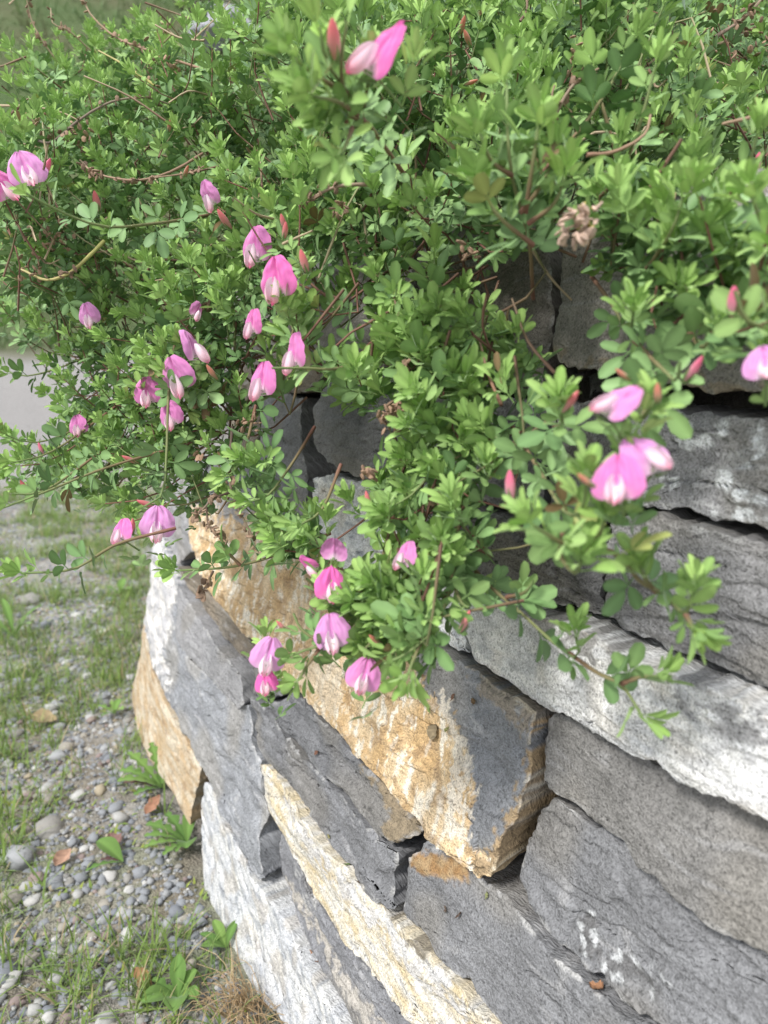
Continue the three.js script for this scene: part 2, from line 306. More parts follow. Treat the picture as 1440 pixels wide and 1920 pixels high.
const stones = [
  // the foot of the wall's far end
  [[[255, 1165], [290, 1225], [330, 1325], [372, 1400], [395, 1440], [392, 1462], [378, 1500], [372, 1545], [345, 1490], [300, 1425], [265, 1350], [250, 1310]], { col: ochreRock, prot: 0.030, flake: 0.6, chip: 0.2, label: 'ochre stone at the foot of the wall' }],
  [[[240, 1018], [300, 985], [338, 1062], [346, 1094], [345, 1190], [367, 1233], [394, 1258], [422, 1285], [464, 1334], [480, 1320], [487, 1406], [499, 1425], [506, 1500], [510, 1530], [502, 1567], [506, 1609], [505, 1650], [490, 1640], [440, 1540], [405, 1460], [395, 1440], [372, 1400], [330, 1325], [290, 1225], [255, 1165], [240, 1095]],
    { gain: 1.05, col: slate([0.235, 0.245, 0.265]), prot: 0.028, center: [390, 1330], flake: 1.1, label: 'big grey corner stone with pale crust', patches: [{ poly: [[236, 1010], [300, 980], [342, 1080], [338, 1160], [318, 1225], [330, 1300], [300, 1240], [250, 1165]], col: (t, h, a, b, s) => mixc([0.64, 0.62, 0.60], [0.40, 0.40, 0.42], clamp(0.5 + 1.4 * fbm2(t * 14, h * 22, 3))), jit: 0.02 }] }],
  [[[346, 1094], [422, 1202], [447, 1233], [473, 1261], [476, 1318], [464, 1332], [422, 1283], [394, 1256], [367, 1231], [347, 1190]], { col: paleSlate, prot: 0.034, chip: 0.9, flake: 0.5 }],
  [[[338, 1062], [394, 1108], [443, 1164], [476, 1208], [476, 1258], [447, 1229], [422, 1198], [348, 1094]], { col: brownSlate, prot: 0.008 }],
  [[[478, 1215], [540, 1264], [553, 1290], [534, 1308], [500, 1318], [478, 1300]], { col: midSlate, prot: 0.006 }],
  // lowest course
  [[[400, 1462], [410, 1467], [440, 1542], [490, 1644], [515, 1682], [551, 1730], [577, 1790], [607, 1842], [645, 1902], [656, 1927], [720, 2067], [640, 2100], [590, 2000], [530, 1905], [480, 1855], [440, 1800], [415, 1730], [392, 1680], [382, 1600], [385, 1520]], { gain: 0.72, col: whiteRock, prot: 0.014, flake: 0.8, bed: 0.5, chip: 0.2, label: 'white stone with blue grey streaks' }],
  [[[517, 1570], [529, 1566], [555, 1619], [592, 1690], [630, 1743], [667, 1788], [712, 1837], [750, 1886], [780, 1923], [850, 2003], [720, 2060], [656, 1920], [645, 1897], [607, 1837], [577, 1785], [551, 1725], [529, 1672], [515, 1640]], { col: slate([0.25, 0.255, 0.275]), prot: 0.004, center: [640, 1800], patches: [{ poly: [[515, 1645], [545, 1665], [585, 1725], [625, 1785], [650, 1840], [700, 1895], [735, 1925], [690, 1925], [650, 1880], [625, 1815], [590, 1760], [550, 1700]], col: [0.50, 0.47, 0.43], jit: 0.008 }, { poly: [[552, 1640], [575, 1680], [590, 1700], [575, 1700]], col: PALE, jit: 0.01 }], label: 'grey stone with a cream vein' }],
  [[[499, 1427], [517, 1442], [547, 1479], [581, 1524], [607, 1562], [637, 1599], [660, 1622], [682, 1660], [743, 1716], [765, 1734], [799, 1765], [817, 1795], [855, 1833], [892, 1875], [930, 1920], [1000, 2000], [900, 2040], [850, 2000], [780, 1920], [750, 1883], [712, 1834], [667, 1785], [630, 1740], [592, 1687], [555, 1616], [529, 1564], [510, 1519], [502, 1470]], { gain: 0.85, col: creamRock, prot: 0.014, center: [690, 1730], bed: 0.06, chip: 0.2, label: 'long cream and white stone', patches: [{ poly: [[540, 1500], [600, 1580], [650, 1640], [690, 1690], [760, 1745], [830, 1830], [890, 1900], [870, 1905], [800, 1830], [740, 1765], [660, 1680], [590, 1590]], col: [0.60, 0.60, 0.61], jit: 0.012, amt: 0.8 }, { poly: [[745, 1720], [800, 1770], [818, 1800], [790, 1785]], col: [0.26, 0.23, 0.18], jit: 0.006 }] }],
  // the long grey bed stones
  [[[478, 1302], [500, 1322], [508, 1333], [536, 1367], [562, 1402], [585, 1427], [611, 1457], [630, 1479], [649, 1498], [667, 1521], [690, 1543], [720, 1577], [757, 1597], [757, 1612], [742, 1650], [739, 1684], [748, 1708], [743, 1712], [682, 1656], [660, 1619], [637, 1596], [607, 1559], [581, 1521], [547, 1476], [517, 1439], [499, 1423], [487, 1404], [480, 1320]], { col: midSlate, prot: 0.010, center: [620, 1530], flake: 1.3, chip: 0.8, label: 'long grey slate stone' }],
  [[[500, 1320], [536, 1312], [556, 1294], [604, 1335], [634, 1365], [671, 1410], [705, 1444], [742, 1496], [799, 1560], [757, 1586], [720, 1572], [690, 1538], [667, 1516], [641, 1485], [611, 1452], [585, 1422], [562, 1395], [536, 1362], [508, 1330]], { col: slate([0.215, 0.22, 0.235]), prot: 0.013, center: [650, 1445], flake: 1.2, chip: 0.6, patches: [{ poly: [[690, 1440], [742, 1490], [799, 1562], [757, 1588], [730, 1560], [735, 1520]], col: [0.31, 0.25, 0.17], jit: 0.006 }] }],
  [[[716, 1462], [742, 1477], [765, 1507], [791, 1519], [817, 1556], [862, 1590], [844, 1597], [817, 1582], [799, 1558], [765, 1522], [727, 1485]], { col: darkSlate, prot: -0.002, gap: 0.0005 }],
  [[[365, 950], [420, 925], [500, 960], [560, 1012], [620, 1070], [700, 1115], [760, 1160], [817, 1200], [905, 1240], [960, 1277], [1001, 1303], [1031, 1333], [1012, 1432], [1009, 1474], [990, 1537], [960, 1612], [945, 1640], [926, 1646], [889, 1624], [862, 1588], [832, 1565], [806, 1528], [765, 1497], [724, 1445], [690, 1412], [649, 1366], [607, 1325], [547, 1265], [500, 1212], [455, 1165], [400, 1100], [378, 1030]],
    { gain: 0.98, col: goldRock, prot: 0.026, center: [760, 1320], rough: 1.15, chip: 0.35, chipCol: [0.6, 0.52, 0.38], label: 'large golden stone with a grey end', patches: [
      { poly: [[372, 935], [430, 915], [500, 945], [470, 975], [420, 965]], col: [0.30, 0.29, 0.29], jit: 0.02 },
      { poly: [[775, 1170], [830, 1195], [905, 1230], [960, 1267], [1001, 1293], [1041, 1323], [1022, 1432], [990, 1545], [965, 1610], [935, 1600], [905, 1560], [918, 1480], [890, 1400], [870, 1330], [820, 1300]], col: slate([0.225, 0.235, 0.255]), jit: 0.006 },
      { poly: [[905, 1240], [960, 1277], [1001, 1303], [1031, 1333], [1020, 1400], [1000, 1345], [940, 1290]], col: [0.30, 0.255, 0.20], jit: 0.008, amt: 0.8 },
      { poly: [[1015, 1420], [1009, 1474], [990, 1537], [960, 1612], [945, 1640], [926, 1646], [915, 1610], [960, 1580], [985, 1500]], col: [0.34, 0.25, 0.15], jit: 0.008 },
      { poly: [[850, 1310], [878, 1345], [900, 1430], [912, 1490], [890, 1560], [868, 1500], [880, 1420]], col: [0.68, 0.62, 0.53], jit: 0.012, amt: 0.85 },
      { poly: [[580, 1225], [660, 1235], [668, 1330], [640, 1345], [580, 1300]], col: [0.66, 0.56, 0.42], jit: 0.015, amt: 0.7 }] }],
  [[[769, 1612], [799, 1577], [829, 1596], [851, 1603], [881, 1629], [892, 1641], [960, 1693], [1001, 1742], [1039, 1788], [1091, 1832], [1140, 1873], [1200, 1922], [1290, 2000], [1150, 2050], [1010, 2000], [934, 1922], [892, 1871], [885, 1849], [855, 1830], [817, 1792], [799, 1762], [765, 1732], [754, 1714], [761, 1669]], { col: slate([0.245, 0.25, 0.265]), prot: 0.006, center: [930, 1790], flake: 0.5, chip: 0.9, label: 'grey stone with a rust brown patch', patches: [{ poly: [[772, 1606], [800, 1600], [830, 1607], [880, 1630], [880, 1652], [850, 1655], [810, 1642], [775, 1624]], col: (t, h) => mixc([0.36, 0.21, 0.09], [0.47, 0.33, 0.18], clamp(0.5 + n2(t * 80, h * 80))), jit: 0.003 }] }],
  [[[966, 1655], [967, 1616], [997, 1534], [1026, 1499], [1050, 1517], [1090, 1550], [1132, 1568], [1170, 1592], [1200, 1633], [1234, 1660], [1279, 1702], [1335, 1743], [1372, 1762], [1440, 1803], [1560, 1880], [1700, 1990], [1500, 2080], [1300, 1990], [1222, 1920], [1170, 1884], [1129, 1847], [1099, 1820], [1039, 1772], [1009, 1738], [982, 1700]], { col: slate([0.235, 0.24, 0.255]), prot: -0.002, center: [1190, 1750], flake: 0.9, chip: 0.8, tiltH: -0.05, patches: [{ poly: [[1095, 1735], [1130, 1790], [1190, 1815], [1240, 1850], [1250, 1880], [1180, 1850], [1130, 1825], [1095, 1800], [1080, 1750]], col: (t, h, a, b) => mixc([0.17, 0.17, 0.175], [0.62, 0.64, 0.66], sstep(0.1, 0.3, n2(t * 90, h * 90))), jit: 0.006 }] }],
  [[[1041, 1335], [1050, 1333], [1110, 1356], [1147, 1382], [1222, 1427], [1271, 1450], [1335, 1487], [1440, 1524], [1700, 1650], [1720, 1960], [1560, 1876], [1440, 1800], [1372, 1757], [1335, 1738], [1279, 1697], [1234, 1655], [1200, 1629], [1170, 1587], [1136, 1563], [1069, 1509], [1027, 1483], [1013, 1462], [1016, 1425], [1027, 1350]], { col: slate([0.255, 0.25, 0.245]), prot: 0.012, center: [1300, 1620], flake: 0.35 }],
  [[[868, 1072], [920, 1112], [1010, 1142], [1130, 1168], [1200, 1212], [1271, 1237], [1316, 1256], [1421, 1294], [1440, 1302], [1700, 1420], [1700, 1640], [1440, 1511], [1335, 1470], [1297, 1455], [1264, 1425], [1230, 1416], [1185, 1395], [1140, 1365], [1099, 1342], [1046, 1324], [997, 1297], [960, 1271], [905, 1235], [880, 1180], [865, 1120]], { gain: 0.85, col: (t, h, a, b, s) => mixc(whiteRock(t, h, a, b, s), [0.84, 0.83, 0.81], 0.4), prot: 0.030, center: [1180, 1300], flake: 0.7, chip: 0.2, chipCol: [0.5, 0.4, 0.28], label: 'white quartz stone', patches: [{ poly: [[1290, 1262], [1440, 1302], [1500, 1340], [1500, 1400], [1400, 1380], [1330, 1320]], col: (t, h, a, b) => mixc([0.34, 0.34, 0.35], [0.72, 0.73, 0.75], sstep(0, 0.4, fbm2(a * 18, b * 60, 3))), jit: 0.012 }, { poly: [[1000, 1135], [1130, 1165], [1200, 1212], [1150, 1215], [1060, 1190]], col: [0.33, 0.325, 0.32], jit: 0.01 }] }],
  [[[592, 895], [640, 888], [690, 905], [732, 958], [830, 1040], [862, 1075], [862, 1120], [876, 1180], [890, 1228], [817, 1193], [757, 1150], [700, 1108], [640, 1060], [600, 990]], { gain: 1, col: whiteRock, prot: 0.016, chip: 0.1, label: 'white stone behind the hanging shoots' }],
  [[[760, 930], [890, 945], [1000, 985], [1060, 1000], [1150, 990], [1137, 1083], [1123, 1140], [1128, 1160], [1010, 1135], [922, 1105], [868, 1065], [832, 1030], [737, 955]], { col: darkSlate, prot: 0.004, flake: 1.5 }],
  [[[1160, 980], [1180, 964], [1220, 955], [1260, 962], [1360, 992], [1440, 1010], [1700, 1080], [1700, 1410], [1440, 1296], [1421, 1290], [1316, 1252], [1260, 1230], [1200, 1207], [1160, 1183], [1128, 1150], [1137, 1085]], { col: bandSlate, prot: 0.012, flake: 0.9, center: [1350, 1120], chip: 0.6 }],
  [[[1175, 760], [1237, 762], [1340, 772], [1440, 782], [1700, 820], [1700, 1070], [1440, 998], [1327, 972], [1253, 952], [1172, 955]], { gain: 1.1, col: lichenRock, prot: 0.012, flake: 0.8, center: [1370, 880], label: 'grey stone blotched with white lichen' }],
  [[[1022, 757], [1100, 750], [1168, 760], [1166, 958], [1150, 982], [1060, 994], [1022, 983]], { col: midSlate, prot: 0.000 }],
  [[[1060, 500], [1075, 420], [1103, 372], [1173, 345], [1300, 330], [1440, 320], [1700, 300], [1700, 810], [1440, 735], [1353, 742], [1293, 730], [1210, 710], [1153, 698], [1103, 697], [1067, 680], [1050, 650], [1055, 600]], { col: warmSlate, prot: 0.022, flake: 0.5, center: [1330, 540], label: 'warm grey top stone', patches: [{ poly: [[1053, 655], [1110, 680], [1210, 695], [1300, 712], [1440, 715], [1440, 745], [1293, 735], [1153, 703], [1067, 685]], col: [0.36, 0.29, 0.20], jit: 0.008, amt: 0.7 }] }],
  [[[780, 442], [900, 410], [1030, 385], [1040, 500], [1036, 600], [1022, 690], [1006, 740], [900, 732], [800, 702], [772, 600]], { col: slate([0.21, 0.195, 0.18]), prot: -0.004 }],
  [[[590, 490], [680, 465], [775, 445], [766, 600], [790, 700], [700, 690], [605, 682], [565, 640], [545, 560]], { col: slate([0.27, 0.26, 0.245]), prot: 0.004 }],
  [[[587, 765], [620, 702], [700, 700], [790, 712], [900, 740], [1012, 750], [1015, 978], [890, 938], [760, 923], [735, 943], [690, 898], [640, 883], [614, 868], [592, 832]], { col: slate([0.22, 0.225, 0.235]), prot: 0.010, center: [800, 830] }],
  [[[492, 747], [540, 737], [570, 747], [570, 800], [573, 850], [580, 925], [560, 1005], [505, 955], [490, 900], [490, 800]], { col: midSlate, prot: 0.010, flake: 0.6 }],
  [[[400, 865], [445, 850], [486, 880], [486, 905], [500, 957], [420, 922], [380, 940], [390, 900]], { col: midSlate, prot: 0.01 }],
  [[[430, 692], [540, 652], [605, 687], [612, 700], [575, 737], [490, 740], [484, 872], [440, 845]], { col: brownSlate, prot: 0.004, center: [475, 735] }],
  [[[225, 820], [300, 840], [390, 868], [380, 930], [362, 948], [376, 1030], [338, 1055], [300, 980], [240, 1010]], { col: paleSlate, prot: 0.016 }],
  [[[225, 640], [300, 660], [425, 695], [436, 845], [395, 862], [300, 835], [225, 814]], { col: paleSlate, prot: 0.01 }],
  [[[225, 585], [400, 560], [545, 515], [552, 560], [560, 640], [430, 688], [225, 632]], { col: warmSlate, prot: 0.006 }],
  // small wedge stones in the wider joints
  ...[[[1050, 702], [1075, 694], [1108, 702], [1112, 745], [1052, 750]], [[1041, 560], [1053, 590], [1049, 690], [1028, 700], [1036, 620]], [[574, 862], [590, 846], [613, 873], [594, 893], [583, 922]], [[1004, 1496], [1012, 1468], [1025, 1488], [998, 1528]], [[1150, 990], [1160, 978], [1140, 1078], [1134, 1076]], [[503, 1548], [514, 1562], [513, 1638], [508, 1612]], [[572, 748], [584, 760], [588, 832], [575, 845]]].map((p, i) => [p, { col: i % 2 ? brownSlate : darkSlate, prot: -0.05, facet: 0.5, gap: 0.0016, ds: 0.003 }]),
  // below and beside the picture
  [[[640, 2110], [720, 2070], [850, 2010], [1000, 2008], [1150, 2060], [1280, 2300], [1000, 2700], [700, 2500]], { col: midSlate, prot: 0.005, ds: 0.008 }],
  [[[1300, 2000], [1500, 2085], [1700, 1998], [1900, 2200], [1700, 2600], [1290, 2300], [1160, 2065], [1290, 2005]], { gain: 1, col: whiteRock, prot: 0.005, ds: 0.008 }],
];
for (const [p, o] of stones) addStone(p, o);
{ // courses that run on beside the camera
  const r = mul(404); let h = -0.02, row = 0;
  while (h < WALL_TOP - 0.03) {
    const hh = Math.min(0.09 + r() * 0.08, WALL_TOP - h); let t = 0.128;
    while (t > -1.0) { const w = 0.16 + r() * 0.2, k = () => (r() - 0.5) * 0.012; addStone([[t, h + k()], [t, h + hh + k()], [t - w / 2, h + hh + k()], [t - w, h + hh + k()], [t - w, h + k()], [t - w / 2, h + k()]], { col: [midSlate, warmSlate, whiteRock, bandSlate][Math.floor(r() * 3.4)], prot: r() * 0.015, ds: 0.009, gap: 0.003 }, false); t -= w; }
    h += hh; row++;
  }
  h = -0.02;
  while (h < WALL_TOP - 0.03) {       // and round the far end
    const hh = Math.min(0.12 + r() * 0.08, WALL_TOP - h); let t = 1.62;
    while (t < 2.5) { const w = 0.2 + r() * 0.2, k = () => (r() - 0.5) * 0.012; addStone([[t, h + k()], [t + w / 2, h + k()], [t + w, h + k()], [t + w, h + hh + k()], [t + w / 2, h + hh + k()], [t, h + hh + k()]], { col: [midSlate, warmSlate, paleSlate, ochreRock][Math.floor(r() * 3.4)], prot: r() * 0.01, ds: 0.012, gap: 0.003 }, false); t += w; }
    h += hh;
  }
}
{ // the rubble and earth behind the stones
  const pos = [], col = [], uv = [], idx = []; const hs = [-0.05]; for (let h = 0; h <= WALL_TOP - 0.01; h += 0.02) hs.push(h); const ts = []; for (let t = -1.3; t < 2.55; t += 0.02) ts.push(t);
  for (const h of hs) for (const t of ts) { pos.push(...onWall(t, h, -0.05 + 0.012 * n2(t * 22, h * 22) + 0.006 * n2(t * 60, h * 60))); const k = 0.8 + 0.5 * n2(t * 14, h * 14); col.push(0.10 * k, 0.088 * k, 0.075 * k); uv.push(t * UVS, h * UVS); }
  const n = ts.length; for (let j = 0; j < hs.length - 1; j++) for (let i = 0; i < n - 1; i++) { const a = j * n + i; idx.push(a, a + 1, a + n, a + 1, a + n + 1, a + n); }
  part('rubble_core', geom(pos, idx, col, uv), stoneMat, wall).userData.label = 'dark earth and rubble in the joints';
}
// planted earth behind the wall
{
  const pos = [], col = [], uv = [], idx = []; const rows = 26, ts = []; for (let t = -1.3; t < 2.4; t += 0.04) ts.push(t);
  for (let j = 0; j < rows; j++) for (const t of ts) {
    const back = -0.045 - j * 0.05 - BATTER * (WALL_TOP - CAM_H); const p = planAt(t); let x = p[0] + p[2] * back, z = p[1] + p[3] * back;
    if (t > 1.1) { const q = planAt(1.1), f = j / rows; x = lerp(x, q[0] + q[2] * back, f); z = lerp(z, q[1] + q[3] * back, f); }
    pos.push(x, WALL_TOP - 0.025 + 0.02 * n2(x * 8, z * 8) + 0.05 * Math.min(1, j / 10), z); const k = 1 + 0.4 * n2(x * 20, z * 20); col.push(0.11 * k, 0.085 * k, 0.055 * k); uv.push(x * 4, z * 4);
  }
  const n = ts.length; for (let j = 0; j < rows - 1; j++) for (let i = 0; i < n - 1; i++) { const a = j * n + i; idx.push(a, a + n, a + 1, a + 1, a + n, a + n + 1); }
  const m = new THREE.Mesh(geom(pos, idx, col, uv), new THREE.MeshStandardMaterial({ vertexColors: true, map: speckle, bumpMap: grain, bumpScale: 0.004, roughness: 1 })); m.name = 'planted_ground'; m.userData = { kind: 'structure', label: 'brown earth bed behind the top of the wall' }; scene.add(shadowed(m));
}
// ---------------------------------------------------------------- the pink flowered shrub
const rp = mul(2024), rnd = (a, b) => a + (b - a) * rp();
const shrub = thing('flowering_shrub', 'trailing green shrub with pink pea flowers hanging over the stone wall', 'shrub');
const leafMat = new THREE.MeshPhysicalMaterial({ name: 'leaf', vertexColors: true, roughness: 0.92, transmission: 0.24, thickness: 0, ior: 1.45, specularIntensity: 0.6, sheen: 0.35, sheenRoughness: 0.5, sheenColor: new THREE.Color(0.75, 0.85, 0.85) });
const oldLeafMat = new THREE.MeshPhysicalMaterial({ name: 'mature_leaf', vertexColors: true, roughness: 0.52, ior: 1.4, specularIntensity: 0.8, sheen: 0.25, sheenRoughness: 0.5, sheenColor: new THREE.Color(0.75, 0.85, 0.9) });
const stemMat = new THREE.MeshStandardMaterial({ name: 'stem', vertexColors: true, roughness: 0.85 });
const petalMat = new THREE.MeshPhysicalMaterial({ name: 'petal', vertexColors: true, roughness: 0.9, transmission: 0.35, thickness: 0, sheen: 0.2, sheenColor: new THREE.Color(1, 0.9, 1) });

const UPV = V(0, 1, 0), OUTV = V(-Math.cos(HEAD0), 0, Math.sin(HEAD0));
const FRONT = [[20, 120, .70], [150, 120, .80], [60, 330, .5], [200, 300, .66], [200, 450, .62], [60, 700, .72], [30, 950, .62], [150, 850, .66], [300, 900, .56], [230, 1010, .52], [100, 1060, .5], [380, 700, .50], [420, 400, .55], [480, 200, .6], [560, 60, .55], [450, 1060, .52], [560, 500, .42], [600, 700, .43], [680, 170, .42], [800, 400, .42], [860, 250, .46], [960, 330, .36], [1000, 500, .36], [900, 700, .40], [820, 900, .39], [1000, 1000, .33], [1100, 900, .27], [650, 1150, .40], [520, 1220, .41], [800, 1200, .36], [1180, 620, .33], [1200, 760, .28], [1300, 500, .32], [1400, 600, .29], [1250, 200, .42], [1400, 100, .6], [1100, 100, .46], [950, 80, .5], [750, 60, .55], [1200, 1110, .31], [1060, 1250, .33], [1200, 1290, .31]];
function front(u, v) { let s = 0, w = 0; for (const [a, b, d] of FRONT) { const k = 1 / ((a - u) ** 2 + (b - v) ** 2 + 900) ** 1.5; s += k * d; w += k; } return s / w; }
const free = (p, m = 0.012) => p.y > WALL_TOP + 0.01 ? true : outOfWall(p.x, p.z, p.y) > m;

// one compound leaf of three toothed leaflets; origin at the petiole's base, y along the leaf, z its upper face
function leafData(r, kind) {
  const pos = [], idx = [], tone = [];
  const VS = [0, 0.18, 0.38, 0.56, 0.72, 0.86, 0.95, 1];
  const leaflet = (ox, oy, ang, L, Wd, fold, curl, droop) => {
    const b0 = pos.length / 3, ca = Math.cos(ang), sa = Math.sin(ang), tw = (r() - 0.5) * 0.5, rows = VS.length - 1;
    VS.forEach((v, i) => {
      const q = Math.pow(v, 1.18), w0 = Wd / 2 * (0.06 + 0.94 * Math.pow(Math.max(0, 1 - (2 * q - 1) ** 2), 0.56)) * (i === rows ? 0.4 : 1);
      for (const sdx of [-1, 0, 1]) {
        const x = sdx * w0 * (i > 2 && i % 2 ? 1.04 : 0.95), y = v * L - (i === rows && sdx ? 0.015 * L : 0) + (i > 2 && i % 2 && sdx ? 0.02 * L : 0);
        const z = Math.abs(x) * fold + curl * v * v * L + x * tw * v + droop * v * L;
        pos.push(ox + x * ca + y * sa, oy + y * ca - x * sa, z); tone.push(sdx ? 0.95 : 1.3);
      }
    });
    for (let i = 0; i < rows; i++) for (const c of [0, 1]) { const a = b0 + i * 3 + c; idx.push(a, a + 1, a + 3, a + 1, a + 4, a + 3); }
  };
  const L = kind ? 0.0135 : 0.0132, Wd = kind ? 0.0047 : 0.0062 * (0.88 + 0.3 * r()), f = kind ? 0.6 : 0.1 + 0.3 * r(), pet = 0.003 + 0.003 * r(), cu = (r() - 0.6) * 0.35;
  leaflet(0, pet + 0.0022, (r() - 0.5) * 0.25, L, Wd, f, cu, 0);
  const sp = kind ? 0.42 : 0.85 + 0.4 * r();
  if (kind < 2) leaflet(0.0006, pet, sp, L * 0.8, Wd * 0.85, f, cu, 0.15); if (kind < 2) leaflet(-0.0006, pet, -sp * (0.85 + 0.3 * r()), L * 0.8, Wd * 0.85, f, cu, 0.15);
  const b0 = pos.length / 3; for (const [x, y] of [[-0.0004, 0], [0.0004, 0], [0.0004, pet + 0.0026], [-0.0004, pet + 0.0026]]) { pos.push(x, y, -0.0002); tone.push(1.0); } idx.push(b0, b0 + 1, b0 + 2, b0, b0 + 2, b0 + 3);
  return { pos, idx, tone };
}
const leafKinds = [...Array(6)].map((_, i) => leafData(mul(900 + i), 0)), youngKinds = [...Array(4)].map((_, i) => leafData(mul(950 + i), 1 + i % 2));
const leaves = [];
function addLeaf(p, dir, up, scale, age, shade) {        // age 0 old .. 1 fresh
  if (!free(p)) return;
  leaves.push({ p: p.clone(), y: dir.clone().normalize(), z: up.clone(), s: scale, age, hue: rp(), k: age > 0.82 && rp() < 0.75 ? 6 + Math.floor(rp() * 4) : Math.floor(rp() * 6) });
}
function leafMatrix(l) {
  const y = l.y, z = l.z.clone().addScaledVector(y, -l.z.dot(y)).normalize(), x = V().crossVectors(y, z);
  return new THREE.Matrix4().makeBasis(x, y, z).scale(V(l.s, l.s, l.s)).setPosition(l.p);
}
function leafColour(l) {
  const old = mixc([0.112, 0.205, 0.085], [0.190, 0.315, 0.125], l.hue), young = mixc([0.28, 0.45, 0.11], [0.39, 0.56, 0.175], l.hue);
  if (l.tint) return l.tint;
  let c = mixc(old, young, l.age * l.age * 0.9); if (l.hue > 0.992) c = [0.27, 0.31, 0.10]; else if (l.hue < 0.006) c = [0.20, 0.14, 0.07]; return c;
}
const fine = [];                                            // thin twigs, joined
function tube(pts, r0, r1, c0, c1, sides = 5, segs) {
  const cv = new THREE.CatmullRomCurve3(pts, false, 'centripetal'), n = segs ?? Math.max(4, pts.length * 3), fr = cv.computeFrenetFrames(n, false);
  const pos = [], col = [], idx = [];
  for (let i = 0; i <= n; i++) { const p = cv.getPointAt(i / n), q = i / n, rr = lerp(r0, r1, q) * (1 + 0.12 * Math.sin(i * 2.4)); for (let k = 0; k < sides; k++) { const a = k / sides * Math.PI * 2; const o = fr.normals[i].clone().multiplyScalar(Math.cos(a) * rr).addScaledVector(fr.binormals[i], Math.sin(a) * rr).add(p); pos.push(o.x, o.y, o.z); col.push(...mixc(c0, c1, q)); } }
  for (let i = 0; i < n; i++) for (let k = 0; k < sides; k++) { const a = i * sides + k, b = i * sides + (k + 1) % sides; idx.push(a, b, a + sides, b, b + sides, a + sides); }
  return geom(pos, idx, col);
}
const BARK = [0.17, 0.095, 0.065], RED = [0.22, 0.10, 0.075], GREEN = [0.17, 0.25, 0.09], STRAW = [0.42, 0.33, 0.22], YELLOW = [0.42, 0.40, 0.13];
function shoot(pts, o = {}) {
  const cv = new THREE.CatmullRomCurve3(pts, false, 'centripetal'), len = cv.getLength(), sp = o.spacing ?? 0.0070, n = Math.max(3, Math.floor(len / sp));
  let ph = rp() * 6.28; const s0 = o.from ?? 0.12, sc = o.scale ?? 1;
  for (let i = 0; i < n; i++) {
    const q = s0 + (1 - s0) * (i + rp() * 0.5) / n; if (q > 1) break;
    const p = cv.getPointAt(q), t = cv.getTangentAt(q); ph += 2.2 + rp() * 0.5;
    let a = Math.abs(t.y) > 0.9 ? V(1, 0, 0) : V(0, 1, 0); const e1 = V().crossVectors(t, a).normalize(), e2 = V().crossVectors(t, e1);
    const rad = e1.multiplyScalar(Math.cos(ph)).addScaledVector(e2, Math.sin(ph));
    const toTip = (1 - q) * len, fresh = clamp(1 - toTip / 0.035), ang = lerp(1.25, 0.75, fresh) + (rp() - 0.5) * 0.3;
    const lift = lerp(0.25, 0.5, fresh);
    const dir = t.clone().multiplyScalar(Math.cos(ang)).addScaledVector(rad, Math.sin(ang)).addScaledVector(UPV, lift * rp()).normalize();
    const up = t.clone().multiplyScalar(Math.sin(ang)).addScaledVector(rad, -Math.cos(ang)).addScaledVector(UPV, 0.55).addScaledVector(OUTV, 0.2).add(V(rp() - 0.5, rp() - 0.5, rp() - 0.5).multiplyScalar(0.9));
    addLeaf(p, dir, up, sc * rnd(0.66, 1.32) * lerp(1, 0.85, fresh), (o.age ?? 0) + fresh * (o.fresh ?? 0.75) + rp() * 0.15);
  }
  const m = o.tip ?? 6, T = cv.getTangentAt(1), P = cv.getPointAt(1);
  let a = Math.abs(T.y) > 0.9 ? V(1, 0, 0) : V(0, 1, 0); const e1 = V().crossVectors(T, a).normalize(), e2 = V().crossVectors(T, e1); const grow = T.clone().addScaledVector(UPV, 0.6).normalize();
  for (let i = 0; i < m; i++) {
    ph += 2.4; const rad = e1.clone().multiplyScalar(Math.cos(ph)).addScaledVector(e2, Math.sin(ph)), ang = 0.18 + 0.42 * (1 - i / m) + rp() * 0.15;
    const dir = grow.clone().multiplyScalar(Math.cos(ang)).addScaledVector(rad, Math.sin(ang)), up = rad.clone().multiplyScalar(-Math.cos(ang)).addScaledVector(grow, Math.sin(ang));
    addLeaf(P.clone().addScaledVector(grow, i * 0.0011 - 0.003), dir, up, sc * lerp(0.95, 0.6, i / m), 0.8 + 0.2 * rp());
  }
  if (o.stem !== false) {
    const g = tube(pts, o.r0 ?? 0.0009, o.r1 ?? 0.0006, o.c0 ?? RED, o.c1 ?? GREEN);
    if (o.own) part('stem', g, stemMat, shrub); else fine.push(g);
  }
}
const E = (list, o = {}) => shoot(list.map(([u, v, d]) => at(u, v, d)), { own: true, r0: 0.0013, r1: 0.0007, from: 0.05, ...o });
